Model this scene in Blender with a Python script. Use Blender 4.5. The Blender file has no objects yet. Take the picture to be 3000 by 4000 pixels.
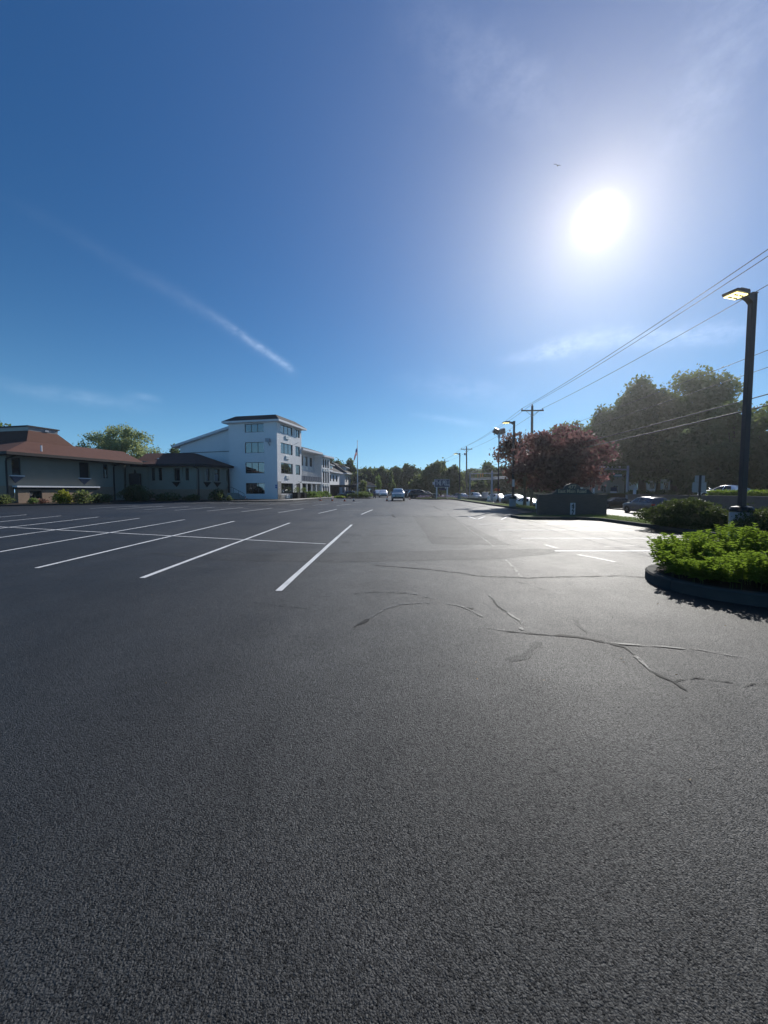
import bpy, bmesh, math, random
import numpy as np
from mathutils import Vector, Matrix
random.seed(7); RNG = np.random.default_rng(11)
C = bpy.context.scene.collection
R = math.radians
PI = math.pi
EXPO = 0.12

# ------------------------------------------------------------------ camera
CAM_H, FPX, PITCH = 1.6, 1500.0, R(3.244)
cam_d = bpy.data.cameras.new('camera'); cam = bpy.data.objects.new('camera', cam_d); C.objects.link(cam)
cam.location = (0, 0, CAM_H); cam.rotation_euler = (R(90) - PITCH, 0, 0)
cam_d.sensor_fit = 'HORIZONTAL'; cam_d.sensor_width = 36; cam_d.lens = 18
cam_d.clip_start = 0.05; cam_d.clip_end = 3000
bpy.context.scene.camera = cam

def ray(px, py):
    u, v = (px - 1500) / FPX, (2000 - py) / FPX
    return Vector((u, math.cos(PITCH) + v * math.sin(PITCH), -math.sin(PITCH) + v * math.cos(PITCH)))
def G(px, py, z=0.0):                     # photo point that lies on the level z
    d = ray(px, py); t = (z - CAM_H) / d.z
    return Vector((d.x * t, d.y * t, z))
def P(px, py, D):                         # photo point at the distance D ahead
    d = ray(px, py); t = D / d.y
    return Vector((d.x * t, D, CAM_H + d.z * t))

# ------------------------------------------------------------------ scene objects
def tag(o, label=None, cat=None, group=None, kind=None):
    if label: o['label'] = label
    if cat: o['category'] = cat
    if group: o['group'] = group
    if kind: o['kind'] = kind
    return o
def thing(name, label, cat, loc=(0, 0, 0), rz=0.0, group=None):
    o = bpy.data.objects.new(name, None); C.objects.link(o)
    o.empty_display_size = .2
    o.location = loc; o.rotation_euler = (0, 0, rz)
    return tag(o, label, cat, group)

class MB:
    def __init__(s): s.v = []; s.f = []; s.m = []
    def add(s, vs, fs, mi=0):
        b = len(s.v); s.v += [tuple(v) for v in vs]
        for f in fs: s.f.append([b + i for i in f]); s.m.append(mi)
        return s
    def box(s, x0, x1, y0, y1, z0, z1, mi=0, M=None):
        vs = [Vector((x, y, z)) for z in (z0, z1) for x, y in ((x0, y0), (x1, y0), (x1, y1), (x0, y1))]
        if M: vs = [M @ v for v in vs]
        return s.add(vs, [(3, 2, 1, 0), (4, 5, 6, 7), (0, 1, 5, 4), (1, 2, 6, 5), (2, 3, 7, 6), (3, 0, 4, 7)], mi)
    def fbox(s, F, s0, s1, q0, q1, z0, z1, mi=0):
        vs = [F.pt(a, q, z) for z in (z0, z1) for a, q in ((s0, q0), (s1, q0), (s1, q1), (s0, q1))]
        return s.add(vs, [(3, 2, 1, 0), (4, 5, 6, 7), (0, 1, 5, 4), (1, 2, 6, 5), (2, 3, 7, 6), (3, 0, 4, 7)], mi)
    def loft(s, rings, mi=0, caps=True, closed=True):
        n = len(rings[0]); vs = [p for r in rings for p in r]; fs = []
        for k in range(len(rings) - 1):
            for i in range(n if closed else n - 1):
                j = (i + 1) % n
                fs.append((k * n + i, k * n + j, (k + 1) * n + j, (k + 1) * n + i))
        if caps: fs += [tuple(range(n - 1, -1, -1)), tuple((len(rings) - 1) * n + i for i in range(n))]
        return s.add(vs, fs, mi)
    def tube(s, pts, rad, n=6, mi=0):
        pts = [Vector(p) for p in pts]; rings = []
        if not hasattr(rad, '__len__'): rad = [rad] * len(pts)
        for i, p in enumerate(pts):
            t = (pts[min(i + 1, len(pts) - 1)] - pts[max(i - 1, 0)]).normalized()
            a = t.orthogonal() if abs(t.z) > .9 else t.cross(Vector((0, 0, 1)))
            a.normalize(); b = t.cross(a)
            if abs(t.z) > .9:
                a = Vector((1, 0, 0)); a = (a - t * a.dot(t)).normalized(); b = t.cross(a)
            rings.append([p + (a * math.cos(2 * PI * k / n) + b * math.sin(2 * PI * k / n)) * rad[i] for k in range(n)])
        return s.loft(rings, mi)
    def lathe(s, prof, n=16, M=None, mi=0):
        rings = []
        for r, z in prof:
            ring = [Vector((r * math.cos(2 * PI * k / n), r * math.sin(2 * PI * k / n), z)) for k in range(n)]
            rings.append([M @ v for v in ring] if M else ring)
        return s.loft(rings, mi)
    def prism(s, poly, z0, z1, mi=0):
        return s.loft([[Vector((p[0], p[1], z0)) for p in poly], [Vector((p[0], p[1], z1)) for p in poly]], mi)
    def build(s, name, mats, parent=None, smooth=False, bevel=0, world=False, fix=True):
        me = bpy.data.meshes.new(name); me.from_pydata(s.v, [], s.f)
        if not isinstance(mats, (list, tuple)): mats = [mats]
        for m in mats: me.materials.append(m)
        me.polygons.foreach_set('material_index', s.m)
        if fix:
            bm = bmesh.new(); bm.from_mesh(me); bmesh.ops.recalc_face_normals(bm, faces=bm.faces); bm.to_mesh(me); bm.free()
        if smooth: me.polygons.foreach_set('use_smooth', [True] * len(me.polygons))
        o = bpy.data.objects.new(name, me); C.objects.link(o)
        if parent:
            o.parent = parent
            if world:
                pm = Matrix.Translation(parent.location) @ parent.rotation_euler.to_matrix().to_4x4()
                o.matrix_parent_inverse = pm.inverted()
        if bevel:
            b = o.modifiers.new('bevel', 'BEVEL'); b.width = bevel; b.segments = 2; b.limit_method = 'ANGLE'
        return o

class Frame:                              # a facade: s runs along it, q runs inward, z is up
    def __init__(s, o, d, m): s.o = Vector((o[0], o[1], 0)); s.d = Vector((d[0], d[1], 0)).normalized(); s.m = Vector((m[0], m[1], 0)).normalized()
    def pt(s, a, q, z): p = s.o + s.d * a + s.m * q; return Vector((p.x, p.y, z))
    def hit(s, px, py, q=0.0):            # photo point -> (s, z) on the facade plane
        d = ray(px, py); o = s.o + s.m * q - Vector((0, 0, CAM_H)); o.z = 0
        t = o.dot(s.m) / Vector((d.x, d.y, 0)).dot(s.m)
        p = d * t
        return (Vector((p.x, p.y, 0)) - s.o).dot(s.d), CAM_H + p.z
    def matrix(s, a, q, z):
        p = s.pt(a, q, z); M = Matrix(((s.d.x, s.m.x, 0, p.x), (s.d.y, s.m.y, 0, p.y), (0, 0, 1, p.z), (0, 0, 0, 1))); return M

def wall_mb(mb, F, s0, s1, z0, z1, ops=(), depth=.14, q=0.0, mi=0):
    ss = sorted({s0, s1} | {a for o in ops for a in o[:2]}); zs = sorted({z0, z1} | {a for o in ops for a in o[2:]})
    ss = [a for a in ss if s0 <= a <= s1]; zs = [a for a in zs if z0 <= a <= z1]
    for a, b in zip(ss, ss[1:]):
        for c, d in zip(zs, zs[1:]):
            m1, m2 = (a + b) / 2, (c + d) / 2
            if any(o[0] < m1 < o[1] and o[2] < m2 < o[3] for o in ops): continue
            mb.add([F.pt(a, q, c), F.pt(b, q, c), F.pt(b, q, d), F.pt(a, q, d)], [(0, 1, 2, 3)], mi)
    for a, b, c, d in ops:
        r = [(a, c), (b, c), (b, d), (a, d)]
        for i in range(4):
            p, k = r[i], r[(i + 1) % 4]
            mb.add([F.pt(p[0], q, p[1]), F.pt(k[0], q, k[1]), F.pt(k[0], q + depth, k[1]), F.pt(p[0], q + depth, p[1])], [(0, 1, 2, 3)], mi)
def window(F, a, b, c, d, parent, fm, gm, cols=2, rows=1, q=0.0, bar=.06, name='window', ledge=None):
    mb = MB(); q0, q1 = q + .05, q + .12
    mb.fbox(F, a, a + bar, q0, q1, c, d); mb.fbox(F, b - bar, b, q0, q1, c, d)
    mb.fbox(F, a + bar, b - bar, q0, q1, c, c + bar); mb.fbox(F, a + bar, b - bar, q0, q1, d - bar, d)
    for k in range(1, cols):
        x = a + (b - a) * k / cols; mb.fbox(F, x - bar * .5, x + bar * .5, q0 + .004, q1 - .004, c + bar, d - bar)
    for k in range(1, rows):
        z = c + (d - c) * k / rows; mb.fbox(F, a + bar, b - bar, q0 + .008, q1 - .008, z - bar * .5, z + bar * .5)
    w = mb.build(name, fm, parent)
    MB().add([F.pt(a, q + .1, c), F.pt(b, q + .1, c), F.pt(b, q + .1, d), F.pt(a, q + .1, d)], [(0, 1, 2, 3)]).build('pane', gm, w)
    if ledge: MB().fbox(F, a - .12, b + .12, q - .05, q + .05, c - .12, c - .003).build('sill', ledge, w)
    return w

# ------------------------------------------------------------------ materials
class NT:
    def __init__(s, nt): s.nt = nt; s.l = nt.links
    def n(s, t, **k):
        x = s.nt.nodes.new(t)
        for a, b in k.items(): setattr(x, a, b)
        return x
    def set(s, node, key, val):
        i = node.inputs[key]
        if hasattr(val, 'is_output') or isinstance(val, bpy.types.NodeSocket): s.l.new(val, i)
        else: i.default_value = val
    def math(s, op, a, b=None, c=None, clamp=False):
        x = s.n('ShaderNodeMath', operation=op, use_clamp=clamp)
        for i, v in enumerate((a, b, c)):
            if v is not None: s.set(x, i, v)
        return x.outputs[0]
    def vmath(s, op, a, b=None, out=0):
        x = s.n('ShaderNodeVectorMath', operation=op); s.set(x, 0, a)
        if b is not None: s.set(x, 1, b)
        return x.outputs['Value'] if op in ('DOT_PRODUCT', 'LENGTH') else x.outputs[0]
    def mix(s, f, a, b, blend='MIX'):
        x = s.n('ShaderNodeMix', data_type='RGBA', blend_type=blend)
        s.set(x, 0, f); s.set(x, 6, a); s.set(x, 7, b); return x.outputs[2]
    def noise(s, vec, scale, detail=3.0, rough=.55, dist=0.0):
        x = s.n('ShaderNodeTexNoise'); s.set(x, 'Vector', vec); s.set(x, 'Scale', scale); s.set(x, 'Detail', detail); s.set(x, 'Roughness', rough); s.set(x, 'Distortion', dist)
        return x.outputs['Fac']
    def ramp(s, f, lo, hi, a=0.0, b=1.0):
        x = s.n('ShaderNodeMapRange'); s.set(x, 0, f); s.set(x, 1, lo); s.set(x, 2, hi); s.set(x, 3, a); s.set(x, 4, b); return x.outputs[0]
    def scale(s, vec, v):
        x = s.n('ShaderNodeMapping'); s.set(x, 'Vector', vec); x.inputs['Scale'].default_value = v; return x.outputs[0]

def new_mat(name):
    m = bpy.data.materials.new(name); m.use_nodes = True
    t = NT(m.node_tree); p = m.node_tree.nodes['Principled BSDF']
    return m, t, p
def col4(c): return (c[0], c[1], c[2], 1.0)
def coords(t): return t.n('ShaderNodeTexCoord').outputs['Object']
def bump(t, p, h, strength=.3, dist=.02):
    b = t.n('ShaderNodeBump'); t.set(b, 'Strength', strength); t.set(b, 'Distance', dist); t.set(b, 'Height', h); t.l.new(b.outputs[0], p.inputs['Normal'])

def plain(name, c, rough=.6, metal=0.0, var=.18, nscale=3.0, bmp=0.0, spec=.4, fine=0.0):
    m, t, p = new_mat(name); v = coords(t)
    f = t.noise(v, nscale, 5, .6)
    a = [x * (1 - var) for x in c]; b = [min(1, x * (1 + var)) for x in c]
    k = t.mix(f, col4(a), col4(b))
    t.set(p, 'Base Color', k); t.set(p, 'Roughness', rough); t.set(p, 'Metallic', metal); t.set(p, 'Specular IOR Level', spec)
    if bmp: bump(t, p, t.noise(v, fine or nscale * 12, 3), bmp, .01)
    return m
def glass_mat(name, c=(.012, .014, .017), rough=.04, var=.6, IOR_=2.8):
    m, t, p = new_mat(name); v = coords(t)
    t.set(p, 'Base Color', t.mix(t.noise(v, .9, 2), col4([x * (1 - var) for x in c]), col4([x * (1 + var) for x in c])))
    t.set(p, 'Roughness', rough); t.set(p, 'IOR', IOR_)
    bump(t, p, t.noise(v, .8, 1), .05, .05)
    return m
def brick_mat(name, c1, c2, mortar, scale=(1, 1, 1), F=None, rough=.8, bh=.075, bw=.22):
    m, t, p = new_mat(name); g = t.n('ShaderNodeNewGeometry'); pos = g.outputs['Position']; nor = g.outputs['Normal']
    # run the courses round the building whichever way the wall faces
    sp = t.n('ShaderNodeSeparateXYZ'); t.set(sp, 0, pos); sn = t.n('ShaderNodeSeparateXYZ'); t.set(sn, 0, nor)
    along = t.math('SUBTRACT', t.math('MULTIPLY', sp.outputs[1], sn.outputs[0]), t.math('MULTIPLY', sp.outputs[0], sn.outputs[1]))
    cb = t.n('ShaderNodeCombineXYZ'); t.set(cb, 0, along); t.set(cb, 1, sp.outputs[2])
    b = t.n('ShaderNodeTexBrick'); t.set(b, 'Vector', cb.outputs[0]); t.set(b, 'Color1', col4(c1)); t.set(b, 'Color2', col4(c2)); t.set(b, 'Mortar', col4(mortar))
    t.set(b, 'Scale', 1.0); t.set(b, 'Brick Width', bw); t.set(b, 'Row Height', bh); t.set(b, 'Mortar Size', bh * .13); t.set(b, 'Bias', 0.0)
    f = t.noise(pos, 1.3, 4)
    t.set(p, 'Base Color', t.mix(.35, b.outputs[0], t.mix(f, col4([x * .55 for x in c1]), col4([min(1, x * 1.3) for x in c2]))))
    t.set(p, 'Roughness', rough); bump(t, p, b.outputs['Fac'], -.5, .012)
    return m
def shingle_mat(name, c, row=.16, w=.3):
    m, t, p = new_mat(name); v = t.n('ShaderNodeNewGeometry').outputs['Position']
    sp = t.n('ShaderNodeSeparateXYZ'); t.set(sp, 0, v)
    cb = t.n('ShaderNodeCombineXYZ'); t.set(cb, 0, t.math('ADD', sp.outputs[0], sp.outputs[1])); t.set(cb, 1, t.math('MULTIPLY', sp.outputs[2], 2.6))
    b = t.n('ShaderNodeTexBrick'); t.set(b, 'Vector', cb.outputs[0]); t.set(b, 'Scale', 1.0); t.set(b, 'Brick Width', w); t.set(b, 'Row Height', row); t.set(b, 'Mortar Size', .012)
    t.set(b, 'Color1', col4([x * .8 for x in c])); t.set(b, 'Color2', col4([x * 1.2 for x in c])); t.set(b, 'Mortar', col4([x * .45 for x in c]))
    f = t.noise(v, .5, 5, .65)
    t.set(p, 'Base Color', t.mix(.4, b.outputs[0], t.mix(f, col4([x * .5 for x in c]), col4([x * 1.45 for x in c]))))
    t.set(p, 'Roughness', .85); t.set(p, 'Specular IOR Level', .25); bump(t, p, b.outputs['Fac'], -.4, .02)
    return m
def leaf_mat(name, c1, c2, trans=.4, tcol=None, rough=.6):
    m = bpy.data.materials.new(name); m.use_nodes = True; t = NT(m.node_tree); m.node_tree.nodes.clear()
    g = t.n('ShaderNodeNewGeometry'); v = coords(t)
    f = t.math('ADD', t.math('MULTIPLY', g.outputs['Random Per Island'], .65), t.math('MULTIPLY', t.noise(v, .45, 2), .5))
    k = t.mix(f, col4(c1), col4(c2))
    tc = t.mix(f, col4([x * 1.25 for x in (tcol or c1)]), col4([min(1, x * 1.5) for x in (tcol or c2)]))
    d = t.n('ShaderNodeBsdfPrincipled'); t.set(d, 'Base Color', k); t.set(d, 'Roughness', rough); t.set(d, 'Specular IOR Level', .14)
    tr = t.n('ShaderNodeBsdfTranslucent'); t.set(tr, 'Color', tc)
    mx = t.n('ShaderNodeMixShader'); t.set(mx, 0, trans); t.l.new(d.outputs[0], mx.inputs[1]); t.l.new(tr.outputs[0], mx.inputs[2])
    o = t.n('ShaderNodeOutputMaterial'); t.l.new(mx.outputs[0], o.inputs[0])
    return m
def emit_mat(name, c, s):
    m, t, p = new_mat(name); t.set(p, 'Base Color', col4(c)); t.set(p, 'Emission Color', col4(c)); t.set(p, 'Emission Strength', s); return m

def asphalt_mat(name, lo, hi, rough=.55, grain=1.0, wear=.35, bs=.8):
    m, t, p = new_mat(name); v = coords(t)
    n1 = t.noise(v, 190 * grain, 3, .6); vo = t.n('ShaderNodeTexVoronoi', feature='F1'); t.set(vo, 'Vector', v); t.set(vo, 'Scale', 140 * grain)
    big = t.noise(v, .22, 5, .6, .4); mid = t.noise(v, 2.1, 5, .65)
    lane = t.noise(t.scale(v, (.8, .05, 1)), 1.2, 3, .5)
    spk = t.ramp(vo.outputs['Color'], 0.0, 1.0)
    f = t.math('ADD', t.math('ADD', t.math('MULTIPLY', big, wear * 1.1), t.math('MULTIPLY', mid, .3)), t.math('ADD', t.math('MULTIPLY', spk, .22), t.math('MULTIPLY', lane, .2)))
    f = t.ramp(f, .35, .95)
    stain = t.math('MULTIPLY', t.ramp(t.noise(v, .8, 2, .5), .66, .74), t.ramp(t.noise(v, 9, 3, .6), .35, .6))
    stain = t.math('MAXIMUM', t.math('MINIMUM', stain, 1.0), 0.0)
    t.set(p, 'Base Color', t.mix(t.math('MULTIPLY', stain, .55), t.mix(f, col4(lo), col4(hi)), col4([x * .5 for x in lo])))
    t.set(p, 'Roughness', t.ramp(t.math('ADD', t.math('MULTIPLY', big, .6), t.math('MULTIPLY', mid, .4)), .3, .7, rough - .07, rough + .07))
    pit = t.math('ADD', t.math('MULTIPLY', t.noise(v, 210 * grain, 2, .6), .6), t.math('MULTIPLY', spk, .4))
    t.set(p, 'Specular IOR Level', t.math('MULTIPLY', t.ramp(pit, .34, .66, .12, .86), t.ramp(t.math('ADD', t.math('ADD', t.math('MULTIPLY', big, .6), t.math('MULTIPLY', lane, .3)), t.math('MULTIPLY', t.noise(v, .9, 4, .6, .8), .3)), .38, .78, .55, 1.3)))
    vc = t.n('ShaderNodeTexVoronoi', feature='F1'); t.set(vc, 'Vector', v); t.set(vc, 'Scale', 100 * grain); t.set(vc, 'Randomness', 1.0)
    sx = t.n('ShaderNodeSeparateColor'); t.set(sx, 0, vc.outputs['Color'])
    h = t.math('ADD', t.math('MULTIPLY', n1, .8), t.math('MULTIPLY', vo.outputs['Distance'], -.5))
    h = t.math('ADD', h, t.math('MULTIPLY', t.math('MULTIPLY', sx.outputs[0], t.math('SUBTRACT', 1.0, vc.outputs['Distance'])), .65))
    bump(t, p, h, bs, .008)
    return m

M_ASPH = asphalt_mat('asphalt', (.006, .0063, .007), (.022, .023, .0245), rough=.57, bs=.9)
M_PATCH = asphalt_mat('patch_and_dip_asphalt', (.005, .0053, .006), (.017, .018, .019), rough=.62, grain=1.1, bs=.9)
M_ROAD = asphalt_mat('road_asphalt', (.07, .07, .068), (.12, .12, .115), rough=.6, grain=.6)
M_TAR = plain('crack_tar', (.009, .009, .010), .7, 0, .3, 6, .5, .22, 120)
M_TARPALE = plain('crack_filler', (.045, .045, .045), .55, 0, .5, 9, .6, .45, 120)
def broken(m, thr, sc=7.0):                    # worn away here and there, ragged along its edges
    t = NT(m.node_tree); p = m.node_tree.nodes['Principled BSDF']; o = m.node_tree.nodes['Material Output']; v = coords(t)
    f = t.ramp(t.math('ADD', t.math('MULTIPLY', t.noise(v, sc, 3), .6), t.math('MULTIPLY', t.noise(v, 55, 3, .7), .5)), thr - .03, thr + .05)
    tr = t.n('ShaderNodeBsdfTransparent'); mx = t.n('ShaderNodeMixShader'); t.set(mx, 0, f); t.l.new(tr.outputs[0], mx.inputs[1]); t.l.new(p.outputs[0], mx.inputs[2]); t.l.new(mx.outputs[0], o.inputs[0])
broken(M_TAR, .45); broken(M_TARPALE, .49)
def paint_mat(name, c, worn, under=(.03, .03, .031)):
    m, t, p = new_mat(name); v = coords(t)
    f = t.math('ADD', t.math('MULTIPLY', t.noise(v, 60, 4, .7), .6), t.math('MULTIPLY', t.noise(v, 1.1, 4), .5))
    f = t.ramp(f, worn - .08, worn + .1)
    t.set(p, 'Base Color', t.mix(f, col4(under), col4(c))); t.set(p, 'Roughness', .6); bump(t, p, t.noise(v, 80, 2), .5, .006)
    return m
M_LINE = paint_mat('white_road_paint', (.70, .70, .69), .415)
M_LINE_WORN = paint_mat('worn_road_paint', (.6, .6, .58), .5)
M_LINE_FAINT = paint_mat('faded_paint_and_glare', (.32, .32, .31), .55)
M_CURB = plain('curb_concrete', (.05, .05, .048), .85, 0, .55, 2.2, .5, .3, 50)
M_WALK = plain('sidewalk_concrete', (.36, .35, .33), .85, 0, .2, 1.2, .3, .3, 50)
M_BASE = plain('lamp_base_concrete', (.33, .33, .34), .85, 0, .15, 5, .4, .3, 40)
M_SOIL = plain('soil_mulch', (.035, .024, .017), .95, 0, .5, 9, .8, .2, 30)
def grass_ground(name, a, b):
    m, t, p = new_mat(name); v = coords(t)
    f = t.math('ADD', t.math('MULTIPLY', t.noise(v, .7, 5), .6), t.math('MULTIPLY', t.noise(v, 14, 4, .7), .5))
    t.set(p, 'Base Color', t.mix(t.ramp(f, .3, .8), col4(a), col4(b))); t.set(p, 'Roughness', .9); t.set(p, 'Specular IOR Level', .15)
    bump(t, p, t.noise(v, 45, 3, .7), .9, .04); return m
M_GRASS = grass_ground('lawn_grass', (.045, .075, .018), (.12, .16, .045))
M_GROUND = grass_ground('rough_ground', (.04, .055, .02), (.09, .10, .045))
M_BLADE = leaf_mat('grass_blade', (.06, .10, .022), (.16, .21, .06), .5)
M_BARK = plain('bark', (.075, .06, .048), .95, 0, .4, 4, .8, .2, 18)
M_BARKPALE = plain('pale_bark', (.20, .17, .14), .95, 0, .3, 4, .8, .2, 18)
M_WOODPOLE = plain('weathered_pole_wood', (.17, .145, .125), .9, 0, .3, 2, .5, .2, 25)
M_STUCCO = plain('grey_stucco', (.29, .272, .225), .9, 0, .12, .8, .4, .25, 30)
M_BRICK = brick_mat('tan_brick', (.27, .165, .105), (.36, .24, .155), (.32, .28, .23))
M_SIGNBRICK = brick_mat('sign_brick', (.06, .048, .042), (.095, .075, .065), (.085, .08, .075))
M_WBRICK = brick_mat('white_painted_brick', (.60, .61, .64), (.66, .67, .70), (.55, .56, .60))
M_WSIDE = plain('white_painted_wall', (.80, .80, .82), .75, 0, .06, .9, .15, .3, 20)
M_GREYBRICK = brick_mat('grey_painted_brick', (.66, .66, .67), (.76, .76, .77), (.56, .56, .58), rough=.5)
M_STONE = brick_mat('stone_veneer', (.20, .19, .18), (.38, .37, .35), (.25, .24, .23), bh=.2, bw=.42)
M_REDROOF = shingle_mat('red_brown_shingles', (.125, .057, .040))
M_DARKROOF = shingle_mat('dark_shingles', (.055, .053, .055))
M_TRIMDARK = plain('dark_brown_trim', (.028, .021, .02), .6, 0, .2, 3)
M_TRIMWHITE = plain('white_trim', (.74, .74, .76), .55, 0, .06, 2)
M_BLUETRIM = plain('slate_blue_panel', (.055, .075, .12), .6, 0, .2, 3)
M_BRONZE = plain('bronze_frame', (.055, .05, .048), .45, .3, .2, 3)
M_GLASS = glass_mat('window_glass')
M_GLASSL = glass_mat('curtained_glass', (.07, .072, .075), .06, .7)
M_BLACK = plain('black_paint', (.014, .014, .016), .45, .2, .2, 3)
M_LAMPPOLE = plain('dark_bronze_pole', (.045, .038, .04), .5, .4, .2, 2, .1)
M_STEEL = plain('galvanised_steel', (.30, .33, .38), .5, .5, .15, 2, .1)
M_SIGNBACK = plain('sign_back_aluminium', (.34, .33, .32), .5, .4, .12, 4)
M_ALU = plain('white_enamel', (.8, .8, .8), .4, 0, .06, 3)
M_ACBEIGE = plain('ac_beige', (.86, .85, .81), .28, 0, .12, 3)
M_ORANGE = plain('safety_orange', (.55, .11, .035), .55, 0, .15, 4)
M_AMBER = plain('signal_yellow', (.55, .27, .04), .5, 0, .12, 4)
M_NAVY = plain('navy_sign_face', (.018, .025, .075), .4, 0, .15, 2)
M_SIGNTEXT = plain('pale_sign_letters', (.62, .60, .62), .5, 0, .06, 3)
M_SIGNWOOD = plain('dark_green_sign_board', (.035, .04, .045), .5, 0, .25, 3)
M_GOLD = plain('tan_sign_letters', (.42, .36, .24), .5, 0, .1, 3)
M_GREENSIGN = plain('street_sign_green', (.03, .16, .14), .4, 0, .1, 3)
M_BLUE = plain('blue_sign_face', (.03, .10, .40), .45, 0, .1, 3)
M_WIRE = plain('wire', (.05, .05, .055), .4, .3, .1, 1)
M_CABLE = plain('cable', (.11, .11, .12), .62, .3, .1, 1)
M_TYRE = plain('tyre', (.015, .015, .016), .85, 0, .2, 8)
M_RIM = plain('alloy_rim', (.35, .35, .37), .35, .8, .1, 6)
M_CARGLASS = glass_mat('car_glass', (.010, .011, .013), .03, .2, 1.6)
M_TAIL = plain('tail_lamp', (.30, .01, .012), .2, 0, .1, 5)
M_HEAD = plain('head_lamp', (.65, .67, .7), .12, .2, .1, 5)
M_CHROME = plain('chrome', (.6, .6, .62), .18, 1.0, .05, 4)
M_LED = emit_mat('lit_led_panel', (1.0, .86, .36), 2.6)
M_STONECAP = plain('stone_wall', (.13, .12, .11), .9, 0, .4, 3, .7, .2, 12)
# ------------------------------------------------------------------ light and sky
SUN = ray(2340, 862); SUN.normalize()
EL = math.asin(SUN.z); AZ = math.atan2(SUN.x, SUN.y)
sun_d = bpy.data.lights.new('sun', 'SUN'); sun = bpy.data.objects.new('sun', sun_d); C.objects.link(sun)
sun_d.energy = 4.5; sun_d.angle = R(.5); sun_d.color = (1, .96, .89)
sun.rotation_euler = (-SUN).to_track_quat('-Z', 'Y').to_euler(); sun.location = (40, 70, 60)

w = bpy.data.worlds.new('World'); bpy.context.scene.world = w; w.use_nodes = True
t = NT(w.node_tree); bg = w.node_tree.nodes['Background']
sky = t.n('ShaderNodeTexSky', sky_type='NISHITA'); sky.sun_disc = False
sky.sun_elevation = EL; sky.sun_rotation = AZ; sky.altitude = 0; sky.air_density = 1.6; sky.dust_density = .3; sky.ozone_density = 10
dirv = t.vmath('NORMALIZE', t.n('ShaderNodeTexCoord').outputs['Generated'])
sd = t.vmath('DOT_PRODUCT', dirv, tuple(SUN))
ang = t.math('MULTIPLY', t.math('ARCCOSINE', t.math('MINIMUM', sd, .999999)), 180 / PI)      # degrees from the sun
tint = t.vmath('MULTIPLY', sky.outputs[0], (.24, .44, .565))
def expf(x, scale, rgb):                                        # rgb * exp(-x / scale)
    f = t.math('EXPONENT', t.math('DIVIDE', x, -scale)); s = t.n('ShaderNodeVectorMath', operation='SCALE'); s.inputs[0].default_value = rgb; t.l.new(f, s.inputs['Scale']); return s.outputs[0]
def scaled(col, f):
    x = t.n('ShaderNodeVectorMath', operation='SCALE'); t.set(x, 0, col); t.set(x, 'Scale', f); return x.outputs[0]
dz = t.n('ShaderNodeSeparateXYZ'); t.set(dz, 0, dirv)
elev = t.math('MULTIPLY', t.math('ARCSINE', t.math('MAXIMUM', dz.outputs[2], 0.0)), 180 / PI)
core = t.math('EXPONENT', t.math('MULTIPLY', t.math('POWER', t.math('DIVIDE', ang, 1.12), 2.0), -1.0))
tot = tint
for part in (expf(ang, 5.0, (1.0, .5, .2)), expf(ang, 14.0, (3.8, 2.3, 0)), expf(ang, 35.0, (0, .55, 1.9)), expf(elev, 8.0, (2.2, 4.5, 7.4)), scaled((100.0, 97.0, 90.0), core), expf(ang, 2.3, (6.0, 5.5, 4.4))): tot = t.vmath('ADD', tot, part)
# thin high cirrus and an old contrail, fixed to directions of the sky
cir = None
def wisp(p1, p2, width, amp, fade=(0.0, 1.0), nz=7.0, wid2=None):
    global cir
    a, b = ray(*p1).normalized(), ray(*p2).normalized()
    nrm = a.cross(b).normalized(); tan = (b - a * a.dot(b)).normalized(); L = a.angle(b)
    wob = t.math('MULTIPLY', t.math('SUBTRACT', t.noise(dirv, nz, 4, .6), .5), width * 2.2)
    d = t.math('ADD', t.vmath('DOT_PRODUCT', dirv, tuple(nrm)), wob)
    al = t.math('DIVIDE', t.math('ARCTAN2', t.vmath('DOT_PRODUCT', dirv, tuple(tan)), t.vmath('DOT_PRODUCT', dirv, tuple(a))), L)
    wv = t.ramp(al, 0, 1, width, wid2 or width)
    g = t.math('EXPONENT', t.math('MULTIPLY', t.math('POWER', t.math('ABSOLUTE', t.math('DIVIDE', d, wv)), 2.0), -1.0))
    e = t.math('MULTIPLY', t.ramp(al, -.15, fade[0] + .25), t.ramp(al, fade[1], 1.06, 1, 0))
    tex = t.ramp(t.noise(t.scale(dirv, (1, 1, 1.8)), nz * 5, 6, .65), .3, .75, .25, 1.15)
    x = t.math('MULTIPLY', t.math('MULTIPLY', t.math('MULTIPLY', g, e), tex), amp)
    cir = x if cir is None else t.math('ADD', cir, x)
wisp((60, 800), (880, 1262), .010, .25, (.3, .8), 5, .016)
wisp((640, 1110), (1150, 1452), .013, .6, (.75, .94), 9, .011)
wisp((820, 1220), (1135, 1440), .0075, 2.2, (.45, .93), 12, .007)
wisp((0, 1500), (620, 1600), .012, .9, (.0, .5), 6)
wisp((480, 1540), (640, 1565), .008, .7, (.2, .6), 9)
wisp((1990, 1405), (2500, 1290), .012, 2.4, (.1, .45), 8, .026)
wisp((2300, 1330), (2950, 1300), .018, 1.9, (.2, .8), 7)
wisp((1560, 1480), (2050, 1560), .03, .7, (.2, .7), 5)
wisp((1620, 1625), (1900, 1660), .008, .9, (.2, .7), 9)
wisp((1560, 60), (2250, 420), .05, .9, (.2, .7), 5, .04)
wisp((2560, 700), (3000, -100), .04, 1.0, (.2, .9), 5, .07)
tot = t.vmath('ADD', tot, scaled((.95, .97, 1.0), cir))
t.l.new(tot, bg.inputs['Color']); bg.inputs['Strength'].default_value = .1

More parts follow.
